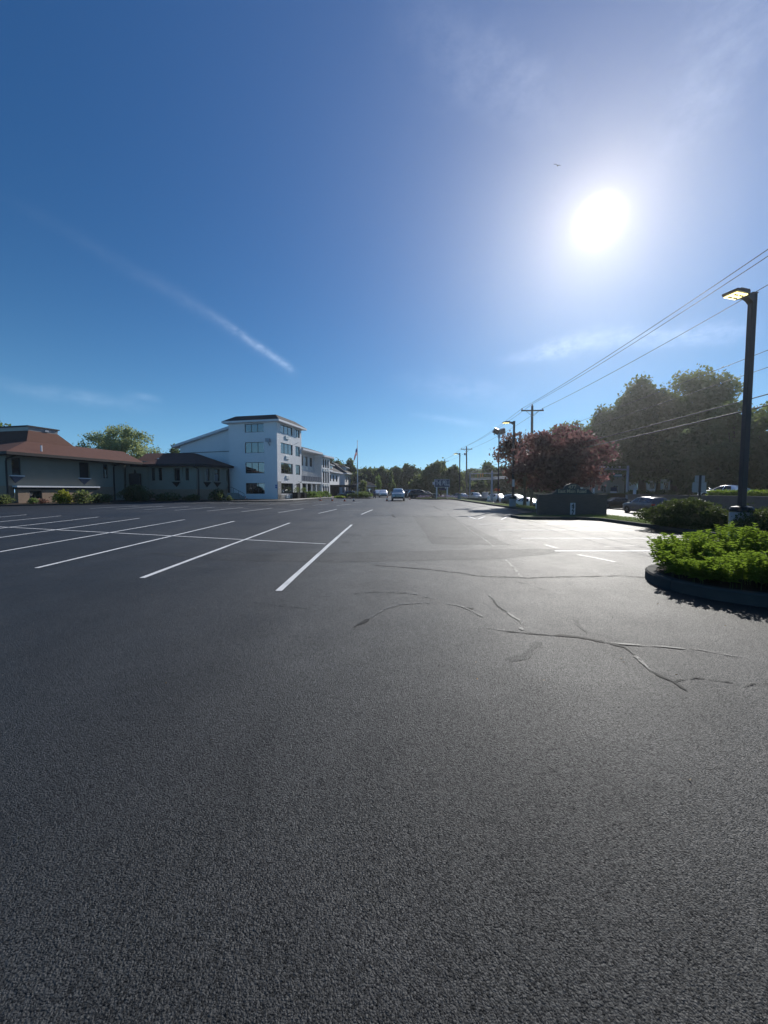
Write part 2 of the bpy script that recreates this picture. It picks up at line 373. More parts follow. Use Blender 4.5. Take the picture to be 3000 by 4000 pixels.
# ------------------------------------------------------------------ thin scattering volume, added to imitate veiling lens glare
mh = bpy.data.materials.new('veil_haze'); mh.use_nodes = True; mh.node_tree.nodes.clear(); th = NT(mh.node_tree)
pv_ = th.n('ShaderNodeVolumePrincipled'); th.set(pv_, 'Color', (.97, .98, 1, 1)); th.set(pv_, 'Density', .00042); th.set(pv_, 'Anisotropy', .8)
th.l.new(pv_.outputs[0], th.n('ShaderNodeOutputMaterial').inputs['Volume'])
tag(MB().box(-265, 265, -65, 305, -1.9, 20.5).build('glare_veil', mh), kind='stuff')
# ------------------------------------------------------------------ ground, lot, road
ZR, ZF = -.75, 1.0                       # road level, level beyond the retaining wall
def zg(x, y):
    def lerp(a, b, f): f = max(0, min(1, f)); return a + (b - a) * f
    if x < 13.6: return -.03
    if x < 16.0: return lerp(-.03, ZR - .03, (x - 13.6) / 2.4)
    if x < 29.4: return ZR - .03
    side = 1 if y < 47 or y > 60 else 0
    k = lerp(0, 1, (47 - y) / 1.5) if y < 50 else lerp(0, 1, (y - 59) / 8)
    return lerp(ZR - .03, ZF * k + ZR * (1 - k), (x - 29.4) / .8)
xs = [-260, -120, -60, -30, 0, 8, 11.4, 13.6, 14.4, 15.2, 16, 20, 27.8, 29.4, 29.8, 30.2, 34, 45, 70, 150, 260]
ys = [-60, -30, 0, 10, 20, 30, 40, 45.5, 47, 48.5, 52, 56, 59, 62, 67, 80, 110, 150, 220, 300]
mb = MB(); nx = len(xs)
mb.add([(x, y, zg(x, y)) for y in ys for x in xs], [(j * nx + i, j * nx + i + 1, (j + 1) * nx + i + 1, (j + 1) * nx + i) for j in range(len(ys) - 1) for i in range(nx - 1)])
tag(mb.build('ground', M_GROUND), kind='structure')
LOT = [(-70, -30), (30, -30), (30, 8.2), (11.3, 9.2), (11.3, 66), (10.5, 150), (-16, 150), (-70, 150)]
mb = MB(); mb.add([(x, y, 0) for x, y in LOT], [tuple(range(len(LOT)))])
tag(mb.build('parking_lot', M_ASPH), kind='structure')
mb = MB(); ry = list(range(9, 160, 6)) + [220, 298]
mb.add([v for y in ry for v in ((16.2, y, ZR), (28.0, y, ZR))], [(2 * k, 2 * k + 1, 2 * k + 3, 2 * k + 2) for k in range(len(ry) - 1)])
mb.add([(28.0, 48.5, ZR - .004), (80, 48.5, ZR - .004), (80, 58, ZR - .004), (28.0, 58, ZR - .004)], [(0, 1, 2, 3)])
tag(mb.build('road', M_ROAD), kind='structure')
mb = MB()
for x in (21.95, 22.2): mb.box(x, x + .1, 9, 200, ZR + .004, ZR + .008)
for k in range(20): mb.box(25.0, 25.1, 10 + k * 9, 13 + k * 9, ZR + .004, ZR + .008)
tag(mb.build('road_markings', M_LINE_WORN), kind='structure')
# far pavement with its kerb
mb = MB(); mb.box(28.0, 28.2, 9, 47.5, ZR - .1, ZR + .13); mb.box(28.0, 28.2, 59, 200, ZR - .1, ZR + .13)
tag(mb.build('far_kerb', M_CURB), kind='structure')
mb = MB(); mb.box(28.2, 29.4, 9, 47.5, ZR - .1, ZR + .12); mb.box(28.2, 29.4, 59, 200, ZR - .1, ZR + .12)
tag(mb.build('far_pavement', M_WALK), kind='structure')

def ribbon(mb, pts, wd, z, seg=.25, jit=.0, edge=.25, rnd=random):
    P3 = []
    for a, b in zip(pts, pts[1:]):
        n = max(1, int((b - a).length / seg))
        P3 += [a.lerp(b, k / n) for k in range(n)]
    P3.append(pts[-1]); L = []
    for i, p in enumerate(P3):
        d = (P3[min(i + 1, len(P3) - 1)] - P3[max(0, i - 1)]); d.z = 0; d.normalize(); nn = Vector((-d.y, d.x, 0))
        f = wd * (1 + edge * rnd.uniform(-1, 1)) / 2; off = nn * rnd.uniform(-jit, jit)
        L += [(p.x + nn.x * f + off.x, p.y + nn.y * f + off.y, z), (p.x - nn.x * f + off.x, p.y - nn.y * f + off.y, z)]
    mb.add(L, [(2 * k, 2 * k + 1, 2 * k + 3, 2 * k + 2) for k in range(len(P3) - 1)])
V = lambda x, y: Vector((x, y, 0))
mb = MB()
for k in range(9):                                              # the near double row, angled
    a, b = V(-1.68 - 2.74 * k, 6.03 + .9 * k), V(-1.5 - 3.12 * k, 17.75 + 1.04 * k)
    ribbon(mb, [a, a.lerp(b, .35) + V(random.uniform(-.015, .015), 0), a.lerp(b, .6) + V(random.uniform(-.02, .02), 0), b], .105, .004, .6, .004, .06)
for k in range(9):                                              # second row
    a = V(-1.5 - 3.03 * k, 25.4 + 1.02 * k); ribbon(mb, [a, a + V(.55, 6.0)], .11, .004, 1, .004, .08)
for k in range(9):                                              # third row
    a = V(-4.9 - 2.65 * k, 39.8 + 1.0 * k); ribbon(mb, [a, a + V(1.1, 4.4)], .11, .004, 1, .004, .08)
for k in range(4):
    a = V(-3.9 - 2.7 * k, 49.0 + .9 * k); ribbon(mb, [a, a + V(.9, 3.6)], .11, .004, 1, .004, .08)
for k, (x0, x1, y) in enumerate(((4.5, 10.2, 10.05), (4.55, 10.9, 12.7), (4.6, 10.7, 15.35), (4.5, 10.4, 18.05))):
    ribbon(mb, [V(x0, y), V(x1, y + .02)], .105, .004, .6, .005, .08)
for a, b in (((5.15, 23.4), (5.1, 21.0)), ((5.1, 21.0), (6.1, 23.2)), ((6.4, 20.9), (7.5, 23.3))): ribbon(mb, [V(*a), V(*b)], .11, .004, .6, .005, .08)
ribbon(mb, [V(-1.74, 11.35), V(-30, 21.4)], .085, .008, .6, .004, .1)
tag(mb.build('parking_lines', M_LINE), kind='structure')
mb = MB()
ribbon(mb, [V(-1.2, 29.6), V(-26, 38.6)], .075, .008, .8, .004, .1)
ribbon(mb, [V(-3, 44.0), V(-26, 52)], .08, .008, .8, .004, .1)
tag(mb.build('row_dividing_lines', M_LINE_WORN), kind='structure')
mb = MB()
for k in range(13): ribbon(mb, [V(4.9, 20.8 + 2.7 * k), V(10.7, 20.8 + 2.7 * k)], .11, .004, 1, .006, .1)
ribbon(mb, [G(2257, 2167), G(2330, 2180), G(2406, 2196)], .12, .004, .3, .01, .3)  # pale streak of reflected light, laid down as a strip of paint
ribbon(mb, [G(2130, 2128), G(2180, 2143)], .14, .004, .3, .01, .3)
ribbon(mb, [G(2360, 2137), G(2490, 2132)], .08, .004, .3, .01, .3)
tag(mb.build('worn_lines_and_glare_streak', M_LINE_FAINT), kind='structure')
# repaired patches, and the dark band of a dip
mb = MB()
def patch(pts, z):
    q = [G(*p) for p in pts]; o = []
    for a, b in zip(q, q[1:] + q[:1]):
        n = max(2, int((b - a).length / .5)); o += [(a.lerp(b, k / n) + V(random.uniform(-.02, .02), random.uniform(-.03, .03))) for k in range(n)]
    mb.add([(p.x, p.y, z) for p in o], [tuple(range(len(o)))])
patch([(1614, 2018.6), (1758, 2018.6), (1996, 2130), (1688, 2126)], .0025)
patch([(1240, 2160), (1700, 2150), (2170, 2144), (2190, 2160), (1950, 2184), (1640, 2190), (1300, 2196), (900, 2192), (560, 2160), (900, 2158)], .0025)  # dip in the asphalt, its shading laid as a darker sheet
for pp, ww in (([(1990, 2580), (2054, 2566), (2078, 2533), (2105, 2508)], .075), ([(2246, 2420), (2262, 2450), (2292, 2470)], .05)): ribbon(mb, [G(*p) for p in pp], ww, .0027, .07, .012, .5)
tag(mb.build('patches_and_dip_shade', M_PATCH), kind='structure')
CR = [([(1469, 2209), (1562, 2216), (1680, 2225), (1806, 2240), (1861, 2251), (2000, 2255), (2064, 2259), (2189, 2254), (2334, 2252), (2430, 2249), (2527, 2257)], 0.040, 0),
      ([(1387, 2320), (1469, 2313), (1589, 2317)], 0.019, 0), ([(1806, 2371), (1850, 2380)], 0.037, 0),
      ([(1387, 2451), (1420, 2430), (1440, 2417)], 0.043, 0), ([(1975, 2464), (2100, 2476), (2200, 2485), (2259, 2491), (2362, 2509), (2434, 2527), (2482, 2563)], 0.034, 0),
      ([(2542, 2624), (2633, 2666), (2681, 2699)], 0.043, 0), ([(2633, 2666), (2720, 2650), (2800, 2660), (2900, 2680), (3000, 2672)], 0.012, 0),
      ([(1912, 2330), (1956, 2378), (1985, 2395)], 0.019, 0),
      ([(1300, 2089), (1470, 2092), (1640, 2098), (1720, 2100), (1850, 2105)], 0.037, 0), ([(1440, 2012), (1600, 2017), (1760, 2018)], 0.128, 0),
      ([(1532, 2010), (1540, 2020), (1546, 2022)], 0.096, 0), ([(1692, 1976), (1710, 1988), (1730, 1996)], 0.080, 0), ([(1747, 2006), (1760, 2018), (1785, 2031)], 0.037, 0),
      ([(1335, 2118), (1362, 2118)], 0.050, 0), ([(1210, 2330), (1290, 2332)], 0.012, 0), ([(990, 2355), (1080, 2366), (1200, 2378)], 0.012, 0),
      ([(2388, 2410), (2394, 2418)], 0.007, 0), ([(1500, 2008), (1700, 2014)], 0.031, 0),
      ([(2015, 2272), (2080, 2290), (2150, 2310)], 0.009, 0), ([(1660, 1978), (1820, 1974)], 0.080, 0), ([(1240, 3045), (1252, 3052), (1260, 3058)], 0.004, 0)]
CP = [([(1785, 2031), (1810, 2051), (1836, 2071), (1860, 2086), (1882, 2099), (1910, 2120), (1933, 2141)], 0.043), ([(1967, 2182), (1980, 2192), (1996, 2206), (2015, 2230), (2035, 2254)], 0.043),
      ([(1440, 2417), (1493, 2386), (1530, 2372), (1570, 2361), (1676, 2355)], 0.031), ([(1715, 2352), (1760, 2362), (1806, 2371), (1850, 2390), (1888, 2410)], 0.022),
      ([(1589, 2317), (1640, 2325), (1700, 2340)], 0.019), ([(1985, 2395), (2009, 2412), (2040, 2430), (2030, 2450), (2045, 2464)], 0.031), ([(1874, 2452), (1930, 2458), (1975, 2464)], 0.022),
      ([(2362, 2505), (2480, 2522), (2579, 2528), (2723, 2536), (2898, 2569)], 0.025), ([(2482, 2563), (2500, 2585), (2542, 2624)], 0.043)]
rr = random.Random(3); mb = MB(); z = .0045
def rough_path(pts, wob=.03):
    q = [G(*p) for p in pts]; o = []
    for a, b in zip(q, q[1:]):
        n = max(2, int((b - a).length / .12))
        o += [a.lerp(b, k / n) + V(rr.uniform(-wob, wob) * .6, rr.uniform(-wob, wob)) for k in range(n)]
    return o + [q[-1]]
for pts, wd, _ in CR: z += .0001; ribbon(mb, rough_path(pts, .022), wd * 1.05, z, .06, 0, .92, rr)
tag(mb.build('asphalt_cracks', M_TAR), kind='structure')
mb = MB()
for pts, wd in CP: z += .0001; ribbon(mb, rough_path(pts, .02), wd, z, .06, 0, .92, rr)
tag(mb.build('crack_filler', M_TARPALE), kind='structure')
# verge along the road with its kerb, and the planted nose round the brick sign
V_OUT = [(12.4, 9.4), (11.3, 10.2), (11.3, 20.0), (10.6, 20.7), (8.2, 20.8), (7.55, 21.3), (7.5, 22.6), (8.1, 23.6), (9.6, 25.2), (11.0, 27.4), (11.2, 30), (11.3, 42), (11.6, 55), (12.0, 65), (9.4, 66.6), (8.1, 67.6), (8.2, 70), (12, 74), (12.5, 150)]
mb = MB()
verts = []
for x, y in V_OUT: verts += [(x, y, .12), (max(13.4, x + .9), y, .11), (15.0, y, -.25), (16.1, y, ZR + .1)]
fs = []
for k in range(len(V_OUT) - 1):
    for i in range(3): fs.append((k * 4 + i, k * 4 + i + 1, k * 4 + i + 5, k * 4 + i + 4))
mb.add(verts, fs); tag(mb.build('grass_verge', M_GRASS), kind='structure')
def curb(pts, wd=.16, h=.15, closed=False, inward=1, joints=0):
    mb = MB(); n = len(pts); rings = []
    for i, p in enumerate(pts):
        a = pts[(i - 1) % n] if closed or i else pts[0]; b = pts[(i + 1) % n] if closed or i < n - 1 else pts[-1]
        d = Vector((b[0] - a[0], b[1] - a[1], 0)).normalized(); nn = Vector((d.y, -d.x, 0)) * inward
        q = Vector((p[0], p[1], 0))
        c = .025
        rings.append([q + Vector((0, 0, -.06)), q + Vector((0, 0, h - c)) + nn * .008, q + nn * c + Vector((0, 0, h)), q + nn * (wd - c) + Vector((0, 0, h)), q + nn * wd + Vector((0, 0, h - c)), q + nn * wd + Vector((0, 0, -.06))])
    if joints:
        o = []
        for i, r in enumerate(rings):
            if i and i % joints == 0 and i < len(rings) - 1:
                d = (rings[i + 1][0] - rings[i - 1][0]).normalized(); c = sum(r, Vector()) / 6
                o += [[p - d * .008 for p in r], [c + (p - c) * .9 for p in r], [p + d * .008 for p in r]]
            else: o.append(r)
        rings = o
    if closed: rings.append(rings[0])
    mb.loft(rings, caps=not closed); return mb
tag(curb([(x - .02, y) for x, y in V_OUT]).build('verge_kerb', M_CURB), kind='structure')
# raised bed and pavement along the buildings
BED = [G(-400, 1990), G(0, 1978), G(200, 1974), G(400, 1970.5), G(560, 1966), G(690, 1962), G(860, 1960), G(1037, 1959.5), G(1145, 1958), G(1242, 1949.5), G(1311, 1945.6), G(1322, 1943), G(1325, 1939)]
BED = [(p.x, p.y) for p in BED]
mb = MB(); back = [(-110, 40)] + [(-95, 60)] * 0 + [(-95, 150), (-14, 150)]
poly = BED + [(BED[-1][0] - .5, 150), (-110, 150), (-110, 39)]
mb.add([(x, y, .1) for x, y in poly], [tuple(range(len(poly)))])
tag(mb.build('planting_bed', M_SOIL), kind='structure')
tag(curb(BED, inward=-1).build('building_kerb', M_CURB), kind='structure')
mb = MB(); pv = BED[6:]; inn = [(x - 3.0, y + 1.4) for x, y in pv]
mb.add([(x, y, .125) for x, y in pv] + [(x, y, .125) for x, y in inn], [(i, i + 1, len(pv) + i + 1, len(pv) + i) for i in range(len(pv) - 1)])
tag(mb.build('hotel_pavement', M_WALK), kind='structure')
mb = MB(); q = BED[:7]; q2 = [(x * .995 - .3, y + .9) for x, y in q]
mb.add([(x - .05, y + .1, .115) for x, y in q] + [(x, y, .115) for x, y in q2], [(i, i + 1, len(q) + i + 1, len(q) + i) for i in range(len(q) - 1)])
tag(mb.build('bed_grass_edge', M_GRASS), kind='structure')
# the planter island at the right
IC, IR = (5.84, 6.27), 1.27
isl = [(11.5, IC[1] + IR - .25)] + [(IC[0] + IR * math.cos(a), IC[1] + IR * math.sin(a)) for a in [R(90 + 180 * k / 20) for k in range(21)]] + [(11.5, IC[1] - IR - .25)]
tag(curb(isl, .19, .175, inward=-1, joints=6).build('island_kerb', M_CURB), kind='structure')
mb = MB(); mb.add([(x, y, .15) for x, y in isl], [tuple(range(len(isl)))]); tag(mb.build('island_soil', M_SOIL), kind='structure')
# kerbed bed of the hotel sign and of the flagpole hedge
bed2 = [(5.6, 69.0), (6.2, 67.4), (8.0, 66.6), (10, 66.4), (12, 66.4), (12, 72), (8, 73.2), (6.2, 71.6)]
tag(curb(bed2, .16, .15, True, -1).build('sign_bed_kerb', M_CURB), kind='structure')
mb = MB(); mb.add([(x, y, .12) for x, y in bed2], [tuple(range(len(bed2)))]); tag(mb.build('sign_bed_lawn', M_GRASS), kind='structure')
bed3 = [(-9.4, 76), (-8.6, 74.0), (-4, 73.2), (-2.6, 74), (-2.2, 76.5), (-4, 78.8), (-8.4, 79)]
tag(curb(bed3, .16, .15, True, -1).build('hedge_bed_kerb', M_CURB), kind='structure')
mb = MB(); mb.add([(x, y, .12) for x, y in bed3], [tuple(range(len(bed3)))]); tag(mb.build('hedge_bed_soil', M_SOIL), kind='structure')
# ------------------------------------------------------------------ low brick building at the left
def poly_frustum(mb, e, ze, tpts, zt, fascia=.3, mi_roof=0, mi_fas=1):
    n = len(e)
    lo = [Vector((p[0], p[1], ze)) for p in e]; md = [Vector((p[0], p[1], ze + fascia)) for p in e]; hi = [Vector((p[0], p[1], zt)) for p in tpts]
    b = len(mb.v); mb.v += [tuple(v) for v in lo + md + hi]
    for i in range(n):
        j = (i + 1) % n
        mb.f.append([b + i, b + j, b + n + j, b + n + i]); mb.m.append(mi_fas)
        mb.f.append([b + n + i, b + n + j, b + 2 * n + j, b + 2 * n + i]); mb.m.append(mi_roof)
    mb.f.append([b + i for i in range(n)][::-1]); mb.m.append(mi_fas)
    mb.f.append([b + 2 * n + i for i in range(n)]); mb.m.append(mi_roof)
GD, GM = (.22, .975), (-.975, .22)
FL = Frame((-42.8, 44.6), GD, GM)
low = thing('brick_building', 'low tan brick and grey stucco building with red shingle pagoda roof', 'building', (FL.o.x, FL.o.y, 0))
lk = dict(parent=low, world=True)
def B(mb, name, mats, parent=low, **k): return mb.build(name, mats, parent, world=(parent.type == 'EMPTY'), **k)
W = lambda px0, px1, y0, y1, F=FL, q=0: (F.hit(px0, y0, q)[0], F.hit(px1, y0, q)[0], F.hit((px0 + px1) / 2, y1, q)[1], F.hit((px0 + px1) / 2, y0, q)[1])
w1 = W(44, 79, 1788, 1855); w2 = W(309, 349, 1807, 1866); w3 = W(402, 420, 1812, 1868)
mb = MB(); wall_mb(mb, FL, -.7, 12.8, 2.1, 5.9, [w1, w2, w3], .25)
FS = Frame(FL.pt(-.7, 0, 0), GM, GD); wall_mb(mb, FS, 0, 14, 2.1, 5.9)              # side towards the camera
wall_mb(mb, FL, 12.8, 14.9, .1, 5.9, [], q=.5); mb.fbox(FL, 12.6, 12.8, 0.0, .5, .1, 5.9)
wall_mb(mb, FL, 14.9, 17.4, .1, 5.9, [], q=1.6); FE = Frame(FL.pt(14.9, .5, 0), GM, GD); wall_mb(mb, FE, 0, 1.1, .1, 5.9)
mb.fbox(FL, 9, 12.8, .02, .3, .1, 2.1)
B(mb, 'wall', M_STUCCO)
o3 = W(115, 164, 1917, 1948, q=-.45)
mb = MB(); wall_mb(mb, FL, 0, 9.6, .1, 1.95, [o3], .3, q=-.45); mb.fbox(FL, -.001, .0, -.45, 0, .1, 1.95)
FB = Frame(FL.pt(0, -.45, 0), GM, GD); wall_mb(mb, FB, 0, .45, .1, 1.95)
FB2 = Frame(FL.pt(-.68, .1, 0), GM, GD); wall_mb(mb, FB2, 0, 14, .1, 2.1); wall_mb(mb, FL, -.68, 0, .1, 2.1, [], q=.1); wall_mb(mb, FL, 9.6, 12.8, .1, 2.1, [], q=-.05)
B(mb, 'brick_base', M_BRICK)
mb = MB(); mb.fbox(FL, -.25, 9.9, -.75, .02, 1.95, 2.13); led = B(mb, 'ledge', M_TRIMWHITE)
B(MB().fbox(FL, -.15, 9.8, -.6, .02, 1.72, 1.949), 'ledge_board', M_TRIMDARK)
window(FL, *w1, led.parent, M_BRONZE, M_GLASS, 1, 1, q=.05).matrix_parent_inverse = led.matrix_parent_inverse.copy()
for ww, c in ((w3, 1), (o3, 2)):
    window(FL, *ww, low, M_BRONZE, M_GLASS, c, 1, q=.05 if ww is w3 else -.35).matrix_parent_inverse = led.matrix_parent_inverse.copy()
mb = MB(); mb.add([FL.pt(w2[0], .24, w2[2]), FL.pt(w2[1], .24, w2[2]), FL.pt(w2[1], .24, w2[3]), FL.pt(w2[0], .24, w2[3])], [(0, 1, 2, 3)]); B(mb, 'niche_back', M_TRIMDARK)
def corbel(F, px0, px1, px_, y0, y1, q=-.02, mat=M_BLUETRIM):       # triangular panel under a window
    a = F.hit(px0, y0, q); b = F.hit(px1, y0, q); c = F.hit(px_, y1, q); b = (b[0], a[1])
    mb = MB(); pr = [(a[0], a[1]), (b[0], b[1]), (c[0], c[1])]
    mb.loft([[F.pt(s, q - .22 * (1 if i < 2 else .15), z) for i, (s, z) in enumerate(pr)], [F.pt(s, q + .01, z) for s, z in pr]])
    B(mb, 'corbel', mat)
    B(MB().fbox(F, a[0] - .03, b[0] + .03, q - .26, q + .01, a[1] + .003, a[1] + .12), 'sill', M_TRIMWHITE if mat is M_BLUETRIM else M_STUCCO)
corbel(FL, 37, 90, 60, 1860, 1888); corbel(FL, 306, 350, 329, 1870, 1894)
mb = MB()
def fr(s0, s1, q0, q1): return [tuple(FL.pt(a, q, 0))[:2] for a, q in ((s0, q0), (s1, q0), (s1, q1), (s0, q1))]
poly_frustum(mb, fr(-1.8, 16.4, -1.8, 13.0), 5.58, fr(4.9, 19.2, 4.9, 7.0), 8.0, .32)
rf = B(mb, 'roof', [M_REDROOF, M_TRIMDARK])
mb = MB(); e = fr(4.75, 10.85, 4.75, 12.0); tp = fr(5.63, 9.35, 5.63, 11.0)
poly_frustum(mb, e, 7.7, tp, 9.5, .27, 0, 0); mb.build('steep_roof', [M_REDROOF, M_TRIMDARK], rf)
mb = MB(); poly_frustum(mb, fr(5.65, 9.33, 5.65, 11), 9.4, fr(5.6, 9.38, 5.6, 11.05), 10.0, .1, 0, 0); cu = mb.build('roof_cupola', [M_SIGNBACK], rf)
MB().prism(fr(5.45, 9.5, 5.45, 11.2), 10.0, 10.16).build('cupola_cap', M_TRIMDARK, rf)
MB().fbox(FL, 7.6, 8.1, 5.5, 5.64, 9.62, 9.82).build('vent_grille', M_STEEL, rf)
vp = P(161, 1748, 47.2); mb = MB(); mb.tube([vp + Vector((0, 0, -.6)), vp + Vector((0, 0, .25))], .09, 8); mb.build('vent_pipe', M_TRIMWHITE, rf)
vp = P(618, 1795, 64.0)
for s_, q_ in ((-.78, -.06), (12.7, -.1)):
    mb = MB(); mb.tube([FL.pt(s_, -1.7, 5.6), FL.pt(s_, q_ - .1, 5.2), FL.pt(s_, q_, 4.9), FL.pt(s_, q_, .1)], .09, 8); B(mb, 'downspout', M_TRIMDARK)
# dark gabled entry in the recess
FD = Frame((-39.4, 60.2), (.95, .28), (-.28, .95))
mb = MB()
a = FD.hit(506, 1850); b = FD.hit(550, 1850); zt = FD.hit(528, 1838)[1]
mb.loft([[FD.pt(s, q, z) for s, z in ((a[0], .1), (b[0], .1), (b[0], a[1]), ((a[0] * .6 + b[0] * .4) + .35, a[1] + .05), ((a[0] + b[0]) / 2, zt + .15), ((a[0] * .4 + b[0] * .6) - .35 + .1, a[1] + .05), (a[0], a[1]))] for q in (-.25, .05)])
B(mb, 'door', M_TRIMDARK)
wall_pts = [Vector((-39.9, 59.6, 0)), Vector((-37.0, 61.4, 0))]
mb = MB(); FR = Frame(wall_pts[0], wall_pts[1] - wall_pts[0], (-.53, .85)); wall_mb(mb, FR, 0, 3.4, .1, 6.2, q=.5); B(mb, 'recess_wall', M_STUCCO)
# right-hand wing with the hip roof
A2, B2, C2 = Vector((-37.4, 61.2, 0)), Vector((-29.05, 59.6, 0)), Vector((-26.35, 65.2, 0))
FA = Frame(A2, B2 - A2, (.19, .98)); FC = Frame(B2, C2 - B2, (-.9, .43))
la, lc = (B2 - A2).length, (C2 - B2).length
WA = [(591, 604, 1829, 1877), (618, 632, 1829, 1877), (680, 703, 1829, 1878), (723, 737, 1829, 1877)]
WC = [(796, 818, 1829, 1878), (837, 857, 1833, 1880), (884, 893, 1837, 1881)]
opsA = [W(*k, F=FA) for k in WA]; opsC = [W(*k, F=FC) for k in WC]
opsC[2] = (opsC[2][0], min(opsC[2][1], lc - .12), opsC[2][2], opsC[2][3])
mb = MB(); wall_mb(mb, FA, 0, la, 1.75, 5.7, opsA, .2); wall_mb(mb, FC, 0, lc, 1.75, 5.7, opsC, .2); FCb = Frame(C2, (-.3, .95), (-.95, -.3)); wall_mb(mb, FCb, 0, 8, .1, 5.7)
B(mb, 'wall', M_STUCCO)
mb = MB(); wall_mb(mb, FA, 0, la, .1, 1.75, q=-.03); wall_mb(mb, FC, 0, lc, .1, 1.75, q=-.03); B(mb, 'brick_base', M_BRICK)
for F_, ops in ((FA, opsA), (FC, opsC)):
    for k in ops:
        x = window(F_, *k, low, M_BRONZE, M_GLASS, 1, 1, q=.08); x.matrix_parent_inverse = led.matrix_parent_inverse.copy()
corbel(FA, 674, 705, 690, 1882, 1902, mat=M_TRIMDARK); corbel(FC, 795, 822, 808, 1883, 1903, mat=M_TRIMDARK); corbel(FC, 835, 861, 848, 1884, 1903, mat=M_TRIMDARK)
for F_, px0, px1 in ((FA, 673, 705), (FC, 793, 823), (FC, 834, 862)):
    o = W(px0, px1, 1823, 1880, F=F_); mb = MB()
    i_ = [k for k in (opsA + opsC) if F_.hit((px0 + px1) / 2, 1840)[0] > k[0] and F_.hit((px0 + px1) / 2, 1840)[0] < k[1]][0]
    mb.fbox(F_, i_[0] - .45, i_[0] - .02, -.1, .02, i_[2] - .1, 5.6); mb.fbox(F_, i_[1] + .02, i_[1] + .45, -.1, .02, i_[2] - .1, 5.6); mb.fbox(F_, i_[0] - .02, i_[1] + .02, -.1, .02, i_[3] + .02, 5.6)
    B(mb, 'window_surround', M_STUCCO)
mb = MB(); poly_frustum(mb, [(-39.6, 60.2), (-28.5, 58.4), (-25.35, 65.2), (-41, 73)], 5.3, [(-40.7, 66.4), (-32.6, 66.4), (-32.6, 67.6), (-40.7, 67.6)], 7.95, .34)
rf2 = B(mb, 'roof', [M_REDROOF, M_TRIMDARK])
p = P(618, 1797, 63.2); mb = MB(); mb.tube([p + Vector((0, 0, -.5)), p + Vector((0, 0, .3))], .16, 8); mb.build('vent_pipe', M_TRIMWHITE, rf2)
mb = MB(); s_ = FA.hit(778, 1900)[0]; mb.tube([FA.pt(s_ - .6, -.8, 5.4), FA.pt(s_, -.12, 4.9), FA.pt(s_, -.12, .1)], .11, 8); B(mb, 'downspout', M_TRIMDARK)
mb = MB(); mb.tube([FC.pt(lc - .05, -.12, 5.2), FC.pt(lc - .05, -.12, .1)], .1, 8); B(mb, 'downspout', M_TRIMDARK)

# ------------------------------------------------------------------ white hotel
HC = (-17.75, 64.2); HD, HM = (.23, .973), (-.973, .23)
FH = Frame(HC, HD, HM)                      # face along the car park
FF = Frame(HC, HM, HD)                      # end wall towards the camera
hotel = thing('hotel', 'white painted four storey hotel tower with long balconied wing behind', 'hotel', (HC[0], HC[1], 0))
def BH(mb, name, mats, parent=hotel, **k): return mb.build(name, mats, parent, world=(parent.type == 'EMPTY'), **k)
HI = None
def winH(F, k, cols, q=.06, rows=1, ledge=None, gm=M_GLASS):
    x = window(F, *k, hotel, M_BRONZE, gm, cols, rows, q=q, ledge=ledge, bar=.07); x.matrix_parent_inverse = HI.copy(); return x
c3 = lambda x, y: (850 + x * .3014, 1580 + y * .3014)
def oc(F, x0, x1, yt, yb, q=0):
    a, b = F.hit(*c3(x0, yt), q), F.hit(*c3(x1, yt), q); lo, hi = F.hit(*c3((x0 + x1) / 2, yb), q)[1], F.hit(*c3((x0 + x1) / 2, yt), q)[1]
    return (min(a[0], b[0]), max(a[0], b[0]), lo, hi)
fr_ops = [oc(FF, 352, 596, 250, 360), oc(FF, 353, 600, 487, 628), oc(FF, 358, 602, 750, 892), oc(FF, 361, 606, 1018, 1158)]
s0_ = sum(o[0] for o in fr_ops) / 4; s1_ = sum(o[1] for o in fr_ops) / 4
fr_ops = [(s0_, s1_, o[2], o[3]) for o in fr_ops]
r_ops = [oc(FH, 816, 968, 268, 385), oc(FH, 818, 971, 495, 645), oc(FH, 821, 974, 760, 900), oc(FH, 822, 978, 1023, 1162)]
a_ = sum(o[0] for o in r_ops) / 4; b_ = sum(o[1] for o in r_ops) / 4
r_ops = [(a_, b_, fo[2], fo[3]) for fo, o in zip(fr_ops, r_ops)]
r2 = [oc(FH, 1005, 1063, 318, 425), oc(FH, 1008, 1066, 533, 675), oc(FH, 1010, 1068, 780, 920), oc(FH, 1027, 1067, 1035, 1200)]
a2 = sum(o[0] for o in r2[:3]) / 3; b2 = sum(o[1] for o in r2[:3]) / 3
r2 = [(a2, b2, o[2], o[3]) for o in r_ops[:3]] + [(a2 + .2, b2, .12, r_ops[3][3])]
TOP = 12.95; TL = 9.25; TW = FF.hit(893, 1700)[0]
mb = MB(); wall_mb(mb, FF, 0, TW, .1, TOP, fr_ops, .2); FX = Frame(FF.pt(TW, 0, 0), HD, (.973, -.23)); wall_mb(mb, FX, 0, TL, .1, TOP); Fb = Frame(FH.pt(TL, 0, 0), HM, (-.23, -.973)); wall_mb(mb, Fb, 0, TW, .1, TOP)
wl = BH(mb, 'end_wall', M_WSIDE); HI = wl.matrix_parent_inverse
mb = MB(); wall_mb(mb, FH, 0, TL, .1, TOP, r_ops + r2, .2); BH(mb, 'side_wall', M_GREYBRICK)
mb = MB(); wall_mb(mb, FH, .0, a_ - .1, .1, 3.1, q=-.05); mb.fbox(FH, .001, b_ + .2, -.05, .0, .1, r_ops[3][2] - .14); BH(mb, 'stone_veneer', M_STONE)
for k in fr_ops: winH(FF, k, 3)
for k in r_ops: winH(FH, k, 3, ledge=M_GREYBRICK)
for k in r2[:3]: winH(FH, k, 2, ledge=M_GREYBRICK)
